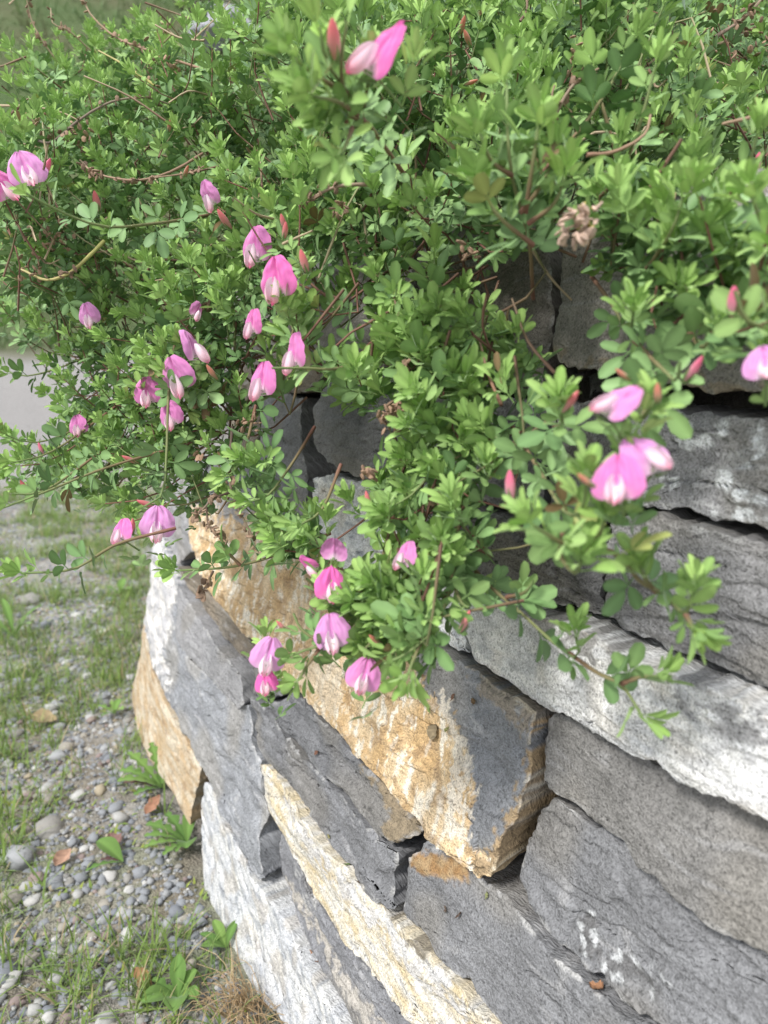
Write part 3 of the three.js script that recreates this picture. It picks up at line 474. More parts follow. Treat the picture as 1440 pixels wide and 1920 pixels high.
// runners one can follow in the picture
E([[760, 330, .42], [690, 230, .36], [650, 170, .325], [610, 110, .305], [600, 50, .30]], { scale: 1.05, age: 0.35 });
E([[655, 180, .325], [590, 140, .31], [545, 105, .30]], { scale: 1.05, age: 0.4 }); E([[690, 230, .345], [640, 215, .33], [610, 225, .325]], { age: 0.4 });
E([[680, 200, .34], [690, 160, .325], [700, 120, .32]], { age: 0.45 }); E([[670, 215, .33], [630, 190, .31], [585, 180, .30]], { age: 0.5, scale: 1.1 }); E([[650, 230, .33], [640, 120, .31], [650, 40, .30]], { age: 0.5, scale: 1.1 }); E([[660, 240, .33], [650, 270, .315], [640, 290, .31]], { age: 0.45, scale: 1.1, tip: 4 });
E([[1000, 460, .345], [930, 400, .33], [900, 340, .325]], { age: 0.3, scale: 1.1 }); E([[990, 420, .34], [1040, 380, .33], [1060, 330, .325]], { age: 0.35, scale: 1.1 }); E([[985, 400, .34], [1000, 300, .325], [1010, 230, .32]], { age: 0.4, scale: 1.1 });
E([[1000, 560, .42], [990, 440, .36], [960, 330, .335], [952, 250, .33], [950, 150, .335]], { scale: 1.1, age: 0.35 });
E([[960, 330, .335], [920, 300, .325], [900, 250, .32]], { age: 0.2 }); E([[975, 400, .34], [1020, 340, .33], [1040, 290, .33]], { age: 0.15 });
E([[1090, 400, .42], [1160, 330, .39], [1200, 230, .37], [1230, 120, .36]], { age: 0.3, fresh: 0.6 });
E([[1160, 300, .4], [1130, 200, .39], [1110, 120, .4]], { age: 0.3 }); E([[1010, 330, .4], [1090, 240, .39], [1150, 150, .39], [1190, 70, .39]], { age: 0.2 });
E([[1180, 540, .36], [1230, 480, .335], [1265, 420, .315], [1280, 370, .31]], { scale: 1.0, age: 0.2 });
E([[1340, 400, .36], [1400, 320, .33], [1420, 250, .32]], { age: 0.25 });
E([[1500, 700, .28], [1440, 620, .275], [1400, 600, .27], [1378, 545, .265]], { scale: 0.95, age: 0.3 });
E([[1480, 480, .3], [1430, 420, .29], [1410, 370, .285]], { age: 0.3 }); E([[1330, 470, .35], [1350, 430, .33], [1360, 390, .32]]);
E([[1110, 520, .4], [1150, 575, .36], [1180, 625, .335], [1188, 585, .32]], { age: 0.15 });
E([[1190, 640, .345], [1240, 690, .31], [1270, 712, .29], [1275, 680, .285]], { age: 0.15 });
E([[1290, 620, .33], [1320, 650, .31], [1345, 610, .30]], { age: 0.1 });
E([[1240, 720, .31], [1200, 790, .285], [1215, 770, .275], [1240, 735, .27]], { age: 0.25 });
E([[960, 800, .40], [1010, 880, .345], [1060, 960, .305], [1090, 960, .285], [1100, 900, .275]], { scale: 0.95, age: 0.3 });
E([[1080, 1030, .295], [1040, 1010, .285], [1000, 985, .28]], { age: 0.35 }); E([[1085, 1040, .295], [1120, 1010, .285], [1135, 965, .28]], { age: 0.35 });
E([[1060, 980, .3], [1050, 1040, .295], [1080, 1075, .29], [1090, 1050, .285]], { age: 0.3 });
E([[1040, 800, .36], [1055, 790, .32], [1048, 760, .31]], { age: 0.2 });
E([[1100, 1020, .32], [1160, 1042, .315], [1200, 1090, .305], [1240, 1112, .30], [1285, 1150, .29], [1300, 1105, .285]], { scale: 0.95, age: 0.15 });
E([[1230, 1110, .305], [1210, 1085, .298], [1200, 1060, .295]], { age: 0.2 }); E([[1285, 1150, .29], [1300, 1180, .288]], { age: 0.1, tip: 4 });
E([[830, 1000, .44], [920, 1100, .39], [980, 1152, .365], [1050, 1215, .35], [1085, 1235, .34], [1080, 1195, .335]], { scale: 1, age: 0.1, spacing: 0.011 });
E([[950, 1120, .375], [985, 1110, .36], [1000, 1090, .355]], { age: 0.1 });
E([[1060, 1220, .348], [1120, 1262, .335], [1165, 1285, .325], [1205, 1345, .32]], { spacing: 0.010, tip: 3, age: 0.1 }); E([[1165, 1282, .325], [1200, 1270, .32], [1235, 1268, .318]], { tip: 4, age: 0.1 });
E([[620, 1000, .52], [520, 1040, .5], [440, 1062, .49], [330, 1070, .48]], { age: 0.05 }); E([[450, 1060, .49], [420, 1030, .485], [405, 1020, .485]], { age: 0.2 });
E([[340, 560, .56], [316, 740, .5], [312, 850, .49], [302, 930, .478], [270, 950, .47]], { from: 0.2, spacing: 0.01 });
E([[330, 990, .5], [215, 1022, .49], [140, 1066, .48], [40, 1075, .47]], { spacing: 0.0065, age: 0.2, tip: 6 });
E([[360, 830, .57], [190, 880, .54], [90, 920, .53], [-10, 958, .52]], { spacing: 0.007, age: 0.2 });
E([[440, 395, .6], [280, 420, .5], [190, 424, .47], [110, 395, .45], [45, 360, .43]], { spacing: 0.013, age: 0.15, r0: 0.0016 });
E([[750, 900, .44], [722, 1030, .415], [690, 1130, .4], [650, 1190, .395], [570, 1220, .4], [520, 1240, .4]], { age: 0.1 });
E([[880, 820, .43], [860, 980, .4], [845, 1100, .375], [805, 1190, .36], [745, 1235, .355], [720, 1245, .355]], { scale: 1, age: 0.2 });
E([[840, 1060, .385], [865, 1130, .36], [880, 1140, .35]], { age: 0.2 }); E([[800, 1180, .365], [770, 1250, .352], [765, 1265, .35]], { age: 0.2 });
E([[260, 620, .75], [110, 690, .7], [40, 705, .69], [5, 690, .69]], { spacing: 0.007, age: 0.2 }); E([[270, 700, .68], [150, 800, .65], [60, 830, .63], [10, 815, .62]], { spacing: 0.007, age: 0.2 });
E([[220, 760, .66], [90, 850, .62], [20, 868, .6]], { age: 0.15 }); E([[200, 840, .62], [70, 925, .56], [25, 925, .55]], { age: 0.2 });
E([[700, 640, .46], [640, 690, .43], [570, 690, .42], [510, 690, .41]], { age: 0.2 }); E([[590, 800, .5], [540, 880, .48], [500, 930, .47], [470, 940, .465]], { age: 0.05 });
E([[480, 760, .52], [450, 870, .5], [430, 890, .49]], { age: 0.05 }); E([[640, 870, .45], [600, 960, .44], [560, 985, .43]], { age: 0.1 });
E([[120, 170, .74], [70, 130, .7], [25, 95, .69]], { age: 0.3 }); E([[200, 330, .7], [110, 230, .68], [60, 150, .68]], { age: 0.25 });
// where the stones lie bare in the picture
const bare = [[[930, 480], [1048, 470], [1050, 710], [1010, 640], [955, 570]], [[1056, 480], [1155, 545], [1130, 600], [1140, 680], [1060, 700]], [[1245, 655], [1290, 665], [1345, 650], [1400, 690], [1440, 705], [1440, 750], [1255, 740]], [[592, 775], [700, 785], [735, 800], [740, 885], [650, 890], [600, 870]], [[500, 765], [580, 765], [588, 915], [505, 860]], [[890, 950], [985, 985], [1000, 1050], [1040, 1085], [1120, 1085], [1125, 1140], [1010, 1120], [905, 1070]], [[600, 890], [650, 890], [650, 950], [605, 960]], [[640, 985], [735, 1000], [730, 1085], [650, 1070]], [[875, 1100], [960, 1160], [1045, 1245], [1080, 1330], [960, 1270], [885, 1200]], [[1255, 770], [1500, 770], [1500, 1560], [1265, 1410], [1345, 1190], [1335, 1080], [1250, 1035], [1260, 900]], [[565, 595], [690, 595], [685, 685], [600, 672]], [[400, 960], [480, 990], [500, 1020], [400, 1030]], [[420, 1090], [600, 1110], [600, 1150], [560, 1190], [470, 1160]], [[1140, 960], [1180, 970], [1150, 1020]]];
// leafy mass
function fill(poly, n, o) {
  const xs = poly.map(p => p[0]), ys = poly.map(p => p[1]), x0 = Math.min(...xs), x1 = Math.max(...xs), y0 = Math.min(...ys), y1 = Math.max(...ys);
  let made = 0, tries = 0;
  while (made < n && tries++ < n * 20) {
    const u = rnd(x0, x1), v = rnd(y0, y1); if (!inPoly(u, v, poly) || bare.some(q => inPoly(u, v, q))) continue;
    const d = front(u, v) + (o.off ?? 0.015) + Math.pow(rp(), 1.4) * o.thick, c = at(u, v, d);
    if (!free(c, 0.02)) { tries -= 0.5; continue; }
    const len = rnd(0.032, 0.065) * (o.len ?? 1);
    const dir = V().addScaledVector(UPV, o.up ?? 0.5).addScaledVector(OUTV, o.outw ?? 0.4).add(V(rnd(-1, 1), rnd(-1, 1), rnd(-1, 1)).multiplyScalar(0.75)).normalize();
    const tip = c.clone().addScaledVector(dir, len * 0.5).addScaledVector(UPV, len * 0.15), base = c.clone().addScaledVector(dir, -len * 0.5), root = base.clone().addScaledVector(OUTV, -rnd(0.0, 0.04)).addScaledVector(UPV, (o.hang ? 1 : -1) * rnd(0.01, 0.05)).add(V(rnd(-0.03, 0.03), 0, rnd(-0.03, 0.03)));
    shoot([base, c, tip], { scale: (o.scale ?? 1) * rnd(0.85, 1.12), age: rnd(0, 0.25) + (o.age ?? 0), stem: false, from: 0, tip: 4 + Math.floor(rp() * 4) });
    const pr = project(root); if (free(root) && rp() < 0.6 && !bare.some(q => inPoly(pr[0], pr[1], q))) fine.push(tube([root, base, c, tip], 0.0009, 0.0005, rp() < 0.25 && v < 500 ? STRAW : BARK, rp() < 0.5 ? GREEN : RED, 4, 5));
    made++;
  }
}
fill([[0, 300], [70, 230], [60, 140], [150, 90], [280, 70], [420, 120], [480, 60], [560, 0], [600, 0], [560, 480], [500, 580], [430, 640], [300, 640], [0, 640]], 530, { thick: 0.22, scale: 0.84, len: 1.1 });
fill([[110, 640], [440, 620], [490, 700], [470, 800], [410, 860], [380, 930], [330, 975], [250, 985], [225, 930], [130, 915], [60, 930], [30, 880], [130, 800], [90, 720]], 165, { thick: 0.14, scale: 0.86, outw: 0.6, up: 0.3, hang: 1 });
fill([[560, 0], [1440, 0], [1500, 200], [1500, 420], [1300, 440], [1180, 380], [1100, 390], [1040, 470], [900, 480], [700, 470], [560, 500]], 560, { thick: 0.26, scale: 0.92, len: 1.1 });
fill([[570, 560], [700, 500], [850, 500], [890, 570], [940, 640], [990, 680], [990, 740], [960, 800], [960, 860], [890, 920], [890, 1020], [860, 1090], [820, 1210], [750, 1250], [710, 1220], [725, 1160], [660, 1110], [640, 1040], [680, 960], [770, 900], [760, 800], [660, 750], [570, 705], [510, 690], [500, 640]], 150, { thick: 0.09, off: 0.0, outw: 0.5, up: 0.2, hang: 1, scale: 1.08, len: 0.6 });
fill([[480, 700], [560, 720], [480, 800], [520, 860], [560, 940], [600, 1010], [580, 1040], [480, 1000], [470, 930], [410, 900], [360, 880], [380, 800]], 14, { thick: 0.06, off: 0, outw: 0.5, up: 0.2, hang: 1, scale: 0.95 });
fill([[1140, 400], [1440, 340], [1480, 560], [1390, 640], [1300, 600], [1240, 560], [1150, 520]], 34, { thick: 0.07, off: 0.0, outw: 0.5, up: 0.3, hang: 1 });
fill([[300, 0], [1440, 0], [1440, 160], [300, 160]], 120, { thick: 0.5, off: 0.3, scale: 1.1 });
fill([[640, 1075], [740, 1085], [820, 1110], [800, 1200], [755, 1250], [700, 1235], [665, 1160]], 30, { thick: 0.04, off: -0.005, outw: 0.5, up: 0.2, hang: 1, len: 0.6 });
fill([[500, 960], [600, 1000], [610, 1040], [520, 1055], [470, 1030]], 12, { thick: 0.05, off: -0.01, outw: 0.5, up: 0.2, hang: 1, len: 0.6, scale: 0.92 });
E([[650, 1185, .4], [600, 1200, .4], [565, 1180, .4], [550, 1150, .4]], { age: 0.15, scale: 0.9 }); E([[600, 1215, .402], [575, 1250, .4], [560, 1275, .4]], { age: 0.1, scale: 0.9, tip: 4 }); E([[690, 1120, .405], [660, 1100, .4], [640, 1070, .4]], { age: 0.2, scale: 0.9 }); E([[600, 1130, .41], [590, 1100, .405], [575, 1085, .4]], { age: 0.15, scale: 0.9 });
// straw coloured and bare twigs
const dryMat = new THREE.MeshStandardMaterial({ name: 'dry_twig', vertexColors: true, roughness: 0.95 });
const dry = [];
function crumbs(p, n, s, c) { for (let i = 0; i < n; i++) { const q = p.clone().add(V(rnd(-1, 1), rnd(-1, 1), rnd(-1, 1)).multiplyScalar(s)); const g = new THREE.IcosahedronGeometry(rnd(0.0012, 0.0026), 0).scale(1, 0.45, 1.5); const k = rnd(0.6, 1.2), col = []; for (let j = 0; j < g.attributes.position.count; j++) col.push(c[0] * k, c[1] * k, c[2] * k); g.setAttribute('color', new THREE.Float32BufferAttribute(col, 3)); g.deleteAttribute('uv'); g.rotateX(rp() * 6).rotateY(rp() * 6).translate(q.x, q.y, q.z); dry.push(g); } }
function twig(list, r, c, crumb = 0, own = true) { const pts = list.map(([u, v, d]) => at(u, v, d)); const g = tube(pts, r, r * 0.55, c, mixc(c, STRAW, 0.5), 5); part('stem', g, stemMat, shrub); if (crumb) { const cv = new THREE.CatmullRomCurve3(pts); for (let i = 0; i < crumb; i++) crumbs(cv.getPointAt(0.3 + 0.7 * rp()), 2, 0.003, [0.30, 0.20, 0.14]); } }
twig([[120, 130, .76], [85, 85, .74], [60, 40, .73], [48, -10, .72]], 0.0011, STRAW, 10); twig([[170, 95, .78], [125, 55, .75], [100, 45, .74], [95, 15, .74]], 0.001, STRAW, 8);
twig([[380, 130, .68], [280, 95, .72], [210, 65, .74], [165, 20, .74], [150, -20, .74]], 0.0015, [0.30, 0.19, 0.13], 16); twig([[290, 160, .66], [230, 120, .67], [185, 95, .68]], 0.0014, YELLOW); twig([[330, 70, .72], [305, 45, .72], [295, 35, .72]], 0.001, STRAW, 5);
twig([[65, 262, .62], [100, 266, .6], [140, 232, .6], [180, 205, .61], [220, 188, .62], [280, 184, .63], [315, 195, .64]], 0.0014, [0.10, 0.075, 0.065], 12); twig([[0, 198, .66], [60, 200, .64], [120, 212, .63], [150, 228, .63]], 0.0011, STRAW, 4);
twig([[195, 452, .56], [165, 482, .55], [130, 512, .55], [90, 525, .55], [40, 505, .56]], 0.0016, YELLOW, 6); twig([[380, 288, .6], [320, 322, .58], [260, 338, .57], [180, 325, .58], [150, 300, .6]], 0.0013, [0.28, 0.17, 0.12], 16);
twig([[410, 312, .58], [350, 325, .57], [290, 333, .57]], 0.001, BARK, 4); twig([[410, 540, .55], [370, 590, .53], [330, 605, .52]], 0.0012, [0.30, 0.19, 0.13], 3); twig([[90, 425, .62], [50, 445, .62], [10, 456, .62]], 0.001, BARK);
twig([[436, 800, .52], [432, 850, .51], [434, 920, .50], [455, 970, .5], [476, 1010, .5]], 0.0013, [0.09, 0.06, 0.05], 8); twig([[434, 922, .5], [400, 935, .495], [385, 950, .49], [360, 975, .49]], 0.001, [0.11, 0.07, 0.055], 10); twig([[387, 950, .49], [392, 985, .49], [410, 1000, .488], [425, 1015, .487]], 0.0008, [0.11, 0.07, 0.055], 12); twig([[400, 1070, .492], [385, 1100, .49], [372, 1120, .49]], 0.0009, [0.13, 0.08, 0.06], 8);
twig([[1030, 240, .4], [1070, 165, .39], [1110, 130, .39]], 0.0012, [0.27, 0.19, 0.15], 4); twig([[1045, 225, .41], [1035, 180, .405], [1040, 160, .405]], 0.001, BARK); twig([[1460, 205, .35], [1400, 222, .35], [1355, 232, .36]], 0.0013, [0.33, 0.19, 0.14]); twig([[1340, 70, .6], [1400, 30, .6], [1450, -30, .6]], 0.0018, [0.27, 0.19, 0.15], 14); twig([[1330, 90, .62], [1400, 60, .62], [1460, 20, .62]], 0.0016, STRAW, 12);
twig([[975, 40, .5], [988, 20, .5], [985, -20, .5]], 0.0012, [0.2, 0.12, 0.1]); twig([[820, 85, .5], [808, 40, .5], [790, -20, .5]], 0.0016, GREEN); twig([[1100, 290, .36], [1150, 285, .36], [1210, 250, .36], [1220, 215, .36]], 0.0012, [0.28, 0.16, 0.11]); twig([[700, 345, .44], [630, 350, .44], [560, 385, .45]], 0.0014, [0.28, 0.2, 0.15], 10);
twig([[760, 700, .45], [740, 560, .45], [700, 500, .46]], 0.0012, BARK); twig([[940, 760, .38], [915, 700, .39], [900, 640, .4]], 0.0011, [0.30, 0.15, 0.1]); twig([[1040, 700, .38], [990, 640, .39], [960, 560, .4]], 0.0011, BARK); twig([[820, 1090, .39], [822, 1060, .395], [835, 1020, .4]], 0.001, [0.35, 0.14, 0.12]);
crumbs(at(1080, 425, 0.315), 44, 0.0075, [0.52, 0.38, 0.30]); crumbs(at(1090, 405, 0.313), 5, 0.007, [0.55, 0.46, 0.14]);
for (const [u, v, n, s] of [ [730, 785, 24, 0.007], [745, 765, 16, 0.005], [690, 890, 12, 0.004], [815, 930, 12, 0.004], [640, 390, 14, 0.006], [880, 470, 10, 0.005], [150, 250, 18, 0.012], [120, 180, 14, 0.012], [70, 240, 18, 0.014], [110, 440, 22, 0.012], [60, 500, 12, 0.01], [300, 130, 18, 0.02], [470, 790, 12, 0.008], [380, 840, 10, 0.008], [1090, 100, 16, 0.01], [770, 690, 10, 0.005], [1380, 60, 30, 0.03], [1420, 110, 24, 0.03]]) crumbs(at(u, v, front(u, v)), n, s, [0.34, 0.22, 0.15]);
for (let i = 0; i < 70; i++) { const u = rnd(0, 1440) * (i % 3 ? 1 : 0.4), v = rnd(0, 520), d = front(u, v) + (u > 600 ? rnd(0.03, 0.1) : rnd(-0.01, 0.08)), p = at(u, v, d), q = p.clone().add(V(rnd(-0.07, 0.07), rnd(-0.03, 0.05), rnd(-0.05, 0.05))); if (free(p)) fine.push(tube([p, p.clone().lerp(q, 0.5).add(V(0, rnd(-0.01, 0.01), 0)), q], 0.001, 0.0006, rp() < 0.5 ? STRAW : BARK, STRAW, 4, 6)); }
{ const g = mergeGeometries(dry.map(q => q.toNonIndexed ? q : q)); part('withered_bits', g, dryMat, shrub).userData = { kind: 'stuff', label: 'brown withered flower remains on the twigs' }; }
{ const g = mergeGeometries(fine); part('twigs', g, stemMat, shrub).userData = { kind: 'stuff', label: 'tangle of thin brown and green twigs' }; }

// ---- flowers
const nrm = v => v.normalize();
function facing(u, v, yaw, pitch, roll) {
  const f = nrm(ray(u, v).multiplyScalar(-1)), r = nrm(V().crossVectors(UPV, f)), up = V().crossVectors(f, r), m = new THREE.Matrix4().makeBasis(r, up, f), R = Math.PI / 180;
  return m.multiply(new THREE.Matrix4().makeRotationZ(roll * R)).multiply(new THREE.Matrix4().makeRotationY(yaw * R)).multiply(new THREE.Matrix4().makeRotationX(pitch * R));
}
function sheet(nu, nv, fn) { const pos = [], col = [], idx = []; for (let j = 0; j <= nv; j++) for (let i = 0; i <= nu; i++) { const [p, c] = fn(i / nu * 2 - 1, j / nv); pos.push(...p); col.push(...c); } for (let j = 0; j < nv; j++) for (let i = 0; i < nu; i++) { const a = j * (nu + 1) + i; idx.push(a, a + 1, a + nu + 1, a + 1, a + nu + 2, a + nu + 1); } return geom(pos, idx, col); }
const LILAC = [0.76, 0.38, 0.72], MAGENTA = [0.86, 0.15, 0.50], PALEP = [0.90, 0.72, 0.84];
function bannerGeo(tint, pt, s) {
  const c0 = mixc(LILAC, MAGENTA, tint), nz = s * 3.1;
  return sheet(30, 18, (a, b) => {
    const w = 0.0094 * (1 + 0.05 * n2(b * 3 + nz, a > 0 ? 2 : 8)) * Math.pow(Math.sin(Math.PI * (0.12 + 0.865 * Math.pow(b, 0.74))), 0.52) * (1 - 0.15 * b * pt), bb = b;
    const notch = -0.0006 * Math.exp(-((a / 0.16) ** 2)) * b * (1 - pt) + pt * 0.0012 * Math.exp(-((a / 0.3) ** 2)) * b;
    const x = a * w, y = bb * 0.0165 + notch, lobes = 0.0013 * (1 - (2 * Math.abs(a) - 1) ** 2) * Math.sin(Math.PI * clamp(b * 0.9 + 0.1)), z = lobes - 0.0035 * b * b - 0.0016 * a * a * b + 0.0009 * n2(a * 2.2 + nz, b * 2.5) * b + 0.0007 * Math.sin(a * 7 + nz) * b * Math.abs(a) - 0.0010 * Math.exp(-((a / 0.1) ** 2)) * b;
    let k = sstep(0.02, 0.5, b + 0.45 * Math.abs(a) + 0.04 * n2(a * 4 + nz, b * 4)); let c = mixc([0.93, 0.80, 0.88], c0, k);
    c = mixc(c, mixc(c0, MAGENTA, 0.7).map(q => q * 0.85), 0.55 * Math.exp(-((a / 0.07) ** 2)) * sstep(0.35, 0.7, b));
    const vein = 0.5 + 0.5 * Math.sin(Math.abs(a) * 26); c = c.map((q, i) => q * (1 - (i === 1 ? 0.20 : 0.06) * vein * sstep(0.2, 0.5, b)));
    return [[x, y, z], c];
  });
}
function wingGeo(side, tint) { return sheet(5, 8, (a, b) => { const w = 0.0036 * Math.pow(Math.sin(Math.PI * (0.12 + 0.84 * b)), 0.6); return [[side * (0.0004 + (0.0036 * b + 0.0012) * Math.cos(a * 1.0) * Math.sin(Math.PI * (0.2 + 0.72 * b))), 0.0066 + a * w * 1.1 - 0.0066 * b, 0.0012 + b * 0.0072], mixc([0.92, 0.80, 0.88], mixc(PALEP, [0.90, 0.30, 0.42], 0.3 + tint * 0.6), clamp(0.75 * b * b + 0.5 * sstep(0.1, -1, a) * b))]; }); }
function keelGeo(tint) { return sheet(10, 9, (a, b) => { const an = a * 2.2, r = 0.0021 * Math.pow(Math.sin(Math.PI * (0.15 + 0.82 * b)), 0.8); return [[Math.sin(an) * r * 0.75, 0.0056 - Math.cos(an) * r * 1.1 - 0.0085 * b + 0.001 * b * b, 0.0010 + b * 0.0070], mixc([0.94, 0.88, 0.88], [0.80, 0.14, 0.36], sstep(0.25, 0.9, b) * (0.6 + 0.4 * tint))]; }); }
function calyxGeo(len) {
  const gs = []; for (let i = 0; i < 5; i++) { const a = i / 5 * 6.283 + 0.3; const g = sheet(2, 5, (p, b) => { const w = 0.0011 * (1 - b * 0.92), r = 0.0009 + 0.0019 * Math.sin(Math.min(1, b * 1.3) * 1.5); const t = a + p * w / 0.0024; return [[Math.cos(t) * r, Math.sin(t) * r, -0.0035 + b * len], [0.16, 0.27, 0.09]]; }); gs.push(g); }
  for (let i = 0; i < 26; i++) { const a = rp() * 6.283, b = rp(), r = 0.0024, l = 0.0018; const p = [Math.cos(a) * r * (0.5 + 0.5 * b), Math.sin(a) * r * (0.5 + 0.5 * b), -0.003 + b * len * 0.8]; const e = [p[0] + Math.cos(a) * l, p[1] + Math.sin(a) * l, p[2] + l * 0.4]; gs.push(geom([p[0] - 0.00006, p[1], p[2], p[0] + 0.00006, p[1], p[2], ...e, p[0], p[1] + 0.00006, p[2] + 0.00006], [0, 1, 2, 1, 3, 2, 3, 0, 2], [0.45, 0.5, 0.38, 0.45, 0.5, 0.38, 0.5, 0.55, 0.42, 0.45, 0.5, 0.38])); }
  return mergeGeometries(gs);
}
const wingGeos = [0.15, 0.55, 0.95].map(t => [wingGeo(-1, t), wingGeo(1, t), keelGeo(t)]), calyces = [calyxGeo(0.0072), calyxGeo(0.0078), calyxGeo(0.0095)];
const flowers = [[48, 315, 75, 5, 10, .15], [3, 345, 60, 40, 20, .8], [390, 365, 48, -50, 25, .3], [478, 460, 76, -58, 8, .5], [517, 522, 84, -38, 5, .85], [165, 590, 42, -30, 15, .2], [370, 583, 34, 60, -50, .4], [472, 605, 48, -65, 5, .7], [362, 648, 62, 60, 10, .25], [330, 703, 76, -28, 15, .4], [275, 733, 52, -25, 10, .6], [318, 777, 50, -35, 20, .5], [145, 797, 38, -40, 25, .5], [490, 712, 68, -45, 5, .6], [550, 660, 68, -65, 22, .55], [295, 980, 64, 5, 0, .05], [226, 995, 50, -35, 20, .7], [627, 1030, 50, 168, 0, .3], [578, 1060, 42, -60, 60, .85], [622, 1095, 66, 0, 0, .95], [758, 1040, 56, -40, 0, .4], [622, 1185, 70, 0, 5, .1], [503, 1228, 64, 12, -12, .05], [498, 1277, 46, -10, 0, 1], [683, 1265, 64, 5, -5, .35], [1160, 750, 84, -50, -28, .3, .265], [1157, 895, 96, -6, 8, .6, .258], [1208, 850, 92, 30, 32, .1, .266], [1434, 678, 75, 0, 10, .1, .26], [712, 92, 108, -80, -26, .9, .30]];
const keepClear = [[1082, 420, 30, 0.315]];
flowers.forEach(([u, v, hpx, yaw0, roll, tint, near], i) => {
  const d = near ?? front(u, v) - 0.012, yaw = Math.abs(yaw0) < 90 ? yaw0 * 0.9 + (rp() - 0.5) * 24 : yaw0; keepClear.push([u, v, hpx * 0.42, d]); const s = clamp(hpx * 0.92 * d / F / 0.0165, 0.7, 1.4), M = facing(u, v, yaw, 14 - rp() * 30, roll + (rp() - 0.5) * 22), g = new THREE.Group(); g.name = 'flower';
  const c = at(u, v, d), upv = V().setFromMatrixColumn(M, 1); c.addScaledVector(upv, -0.0078 * s);
  g.matrixAutoUpdate = true; M.scale(V(s, s, s)).setPosition(c).decompose(g.position, g.quaternion, g.scale); shrub.add(g);
  part('banner_petal', bannerGeo(tint, tint > 0.85 ? 1 : 0, i), petalMat, g); const q = wingGeos[Math.round(tint * 2)];
  part('wing_petal', q[0], petalMat, g); part('wing_petal', q[1], petalMat, g); part('keel_petal', q[2], petalMat, g); part('calyx', calyces[i % 2], leafMat, g);
  // the leafy tip it sits on
  const back = V().setFromMatrixColumn(M, 2).normalize(), b = c.clone().addScaledVector(back, -0.004 * s), st = b.clone().addScaledVector(back, -0.012).addScaledVector(UPV, -0.006);
  part('stem', tube([st, b], 0.0007, 0.0006, GREEN, GREEN, 5, 3), stemMat, shrub);
  shoot([st.clone().addScaledVector(UPV, -0.02), st, st.clone().addScaledVector(UPV, 0.018).addScaledVector(back, -0.006)], { age: 0.3, scale: 0.9, stem: true, tip: 6 });
});
function budGeo(c0, c1) { return sheet(10, 10, (a, b) => { const an = a * Math.PI, r = 0.0024 * Math.pow(Math.sin(Math.PI * Math.min(0.97, 0.12 + 0.85 * b)), 0.7); return [[Math.cos(an) * r, Math.sin(an) * r * 0.75 + 0.0012 * b * b, -0.002 + b * 0.0125], mixc(c0, c1, sstep(0.1, 0.9, b))]; }); }
const buds = [budGeo([0.74, 0.42, 0.38], [0.78, 0.20, 0.22]), budGeo([0.78, 0.42, 0.48], [0.80, 0.17, 0.30]), budGeo([0.55, 0.35, 0.22], [0.62, 0.22, 0.14])];
for (const [u, v, l, ang, k] of [[418, 410, 42, 130, 0], [180, 375, 36, 100, 0], [568, 487, 42, 110, 0], [242, 862, 34, 160, 0], [45, 915, 36, 120, 0], [75, 840, 24, 110, 1], [955, 907, 58, 100, 1], [1073, 752, 50, 50, 0], [1305, 690, 54, 55, 1], [1375, 565, 62, 95, 1], [625, 70, 66, 95, 0], [875, 1163, 46, 60, 0], [688, 935, 34, 110, 0], [395, 697, 34, 130, 2], [272, 945, 38, 165, 0], [250, 985, 30, 80, 0], [702, 1200, 34, 150, 2], [1095, 900, 38, 150, 2], [1165, 702, 34, 150, 2], [1232, 735, 36, 100, 2], [1420, 305, 40, 80, 1], [525, 1172, 26, 140, 0], [530, 415, 30, 110, 0], [90, 312, 34, 60, 1], [578, 1052, 32, 170, 1], [535, 430, 30, 80, 0], [318, 235, 20, 80, 2], [868, 45, 30, 70, 2], [875, 70, 30, 120, 2], [885, 155, 26, 10, 2], [350, 320, 22, 60, 2]]) {
  const d = (u > 930 && v > 500) || (u === 625) ? (u === 625 ? 0.295 : Math.min(0.30, front(u, v) - 0.02)) : front(u, v) - 0.012; keepClear.push([u, v, l * 0.4, d]); const s = clamp(l * d / F / 0.0125, 0.6, 1.5), f = nrm(ray(u, v).multiplyScalar(-1)), r = nrm(V().crossVectors(UPV, f)), up = V().crossVectors(f, r), a = ang * Math.PI / 180;
  const ax = r.clone().multiplyScalar(Math.cos(a)).addScaledVector(up, Math.sin(a)).addScaledVector(f, 0.35).normalize(), sx = V().crossVectors(UPV, ax).normalize(), sy = V().crossVectors(ax, sx);
  const g = new THREE.Group(); g.name = 'flower_bud'; new THREE.Matrix4().makeBasis(sx, sy, ax).scale(V(s, s, s)).setPosition(at(u, v, d).addScaledVector(ax, -0.005 * s)).decompose(g.position, g.quaternion, g.scale); shrub.add(g);
  part('bud_petal', buds[k], petalMat, g); part('calyx', calyces[k === 1 ? 1 : 0], leafMat, g);
}
// ---- no leaves right over the blooms, nor where the stones lie bare
{
  for (let i = leaves.length - 1; i >= 0; i--) {
    const [u, v, d] = project(leaves[i].p);
    if (bare.some(q => inPoly(u, v, q)) || keepClear.some(([a, b, r, e]) => d < e + 0.006 && Math.hypot(u - a, v - b) < r + 0.006 / d * F)) leaves.splice(i, 1);
  }
}
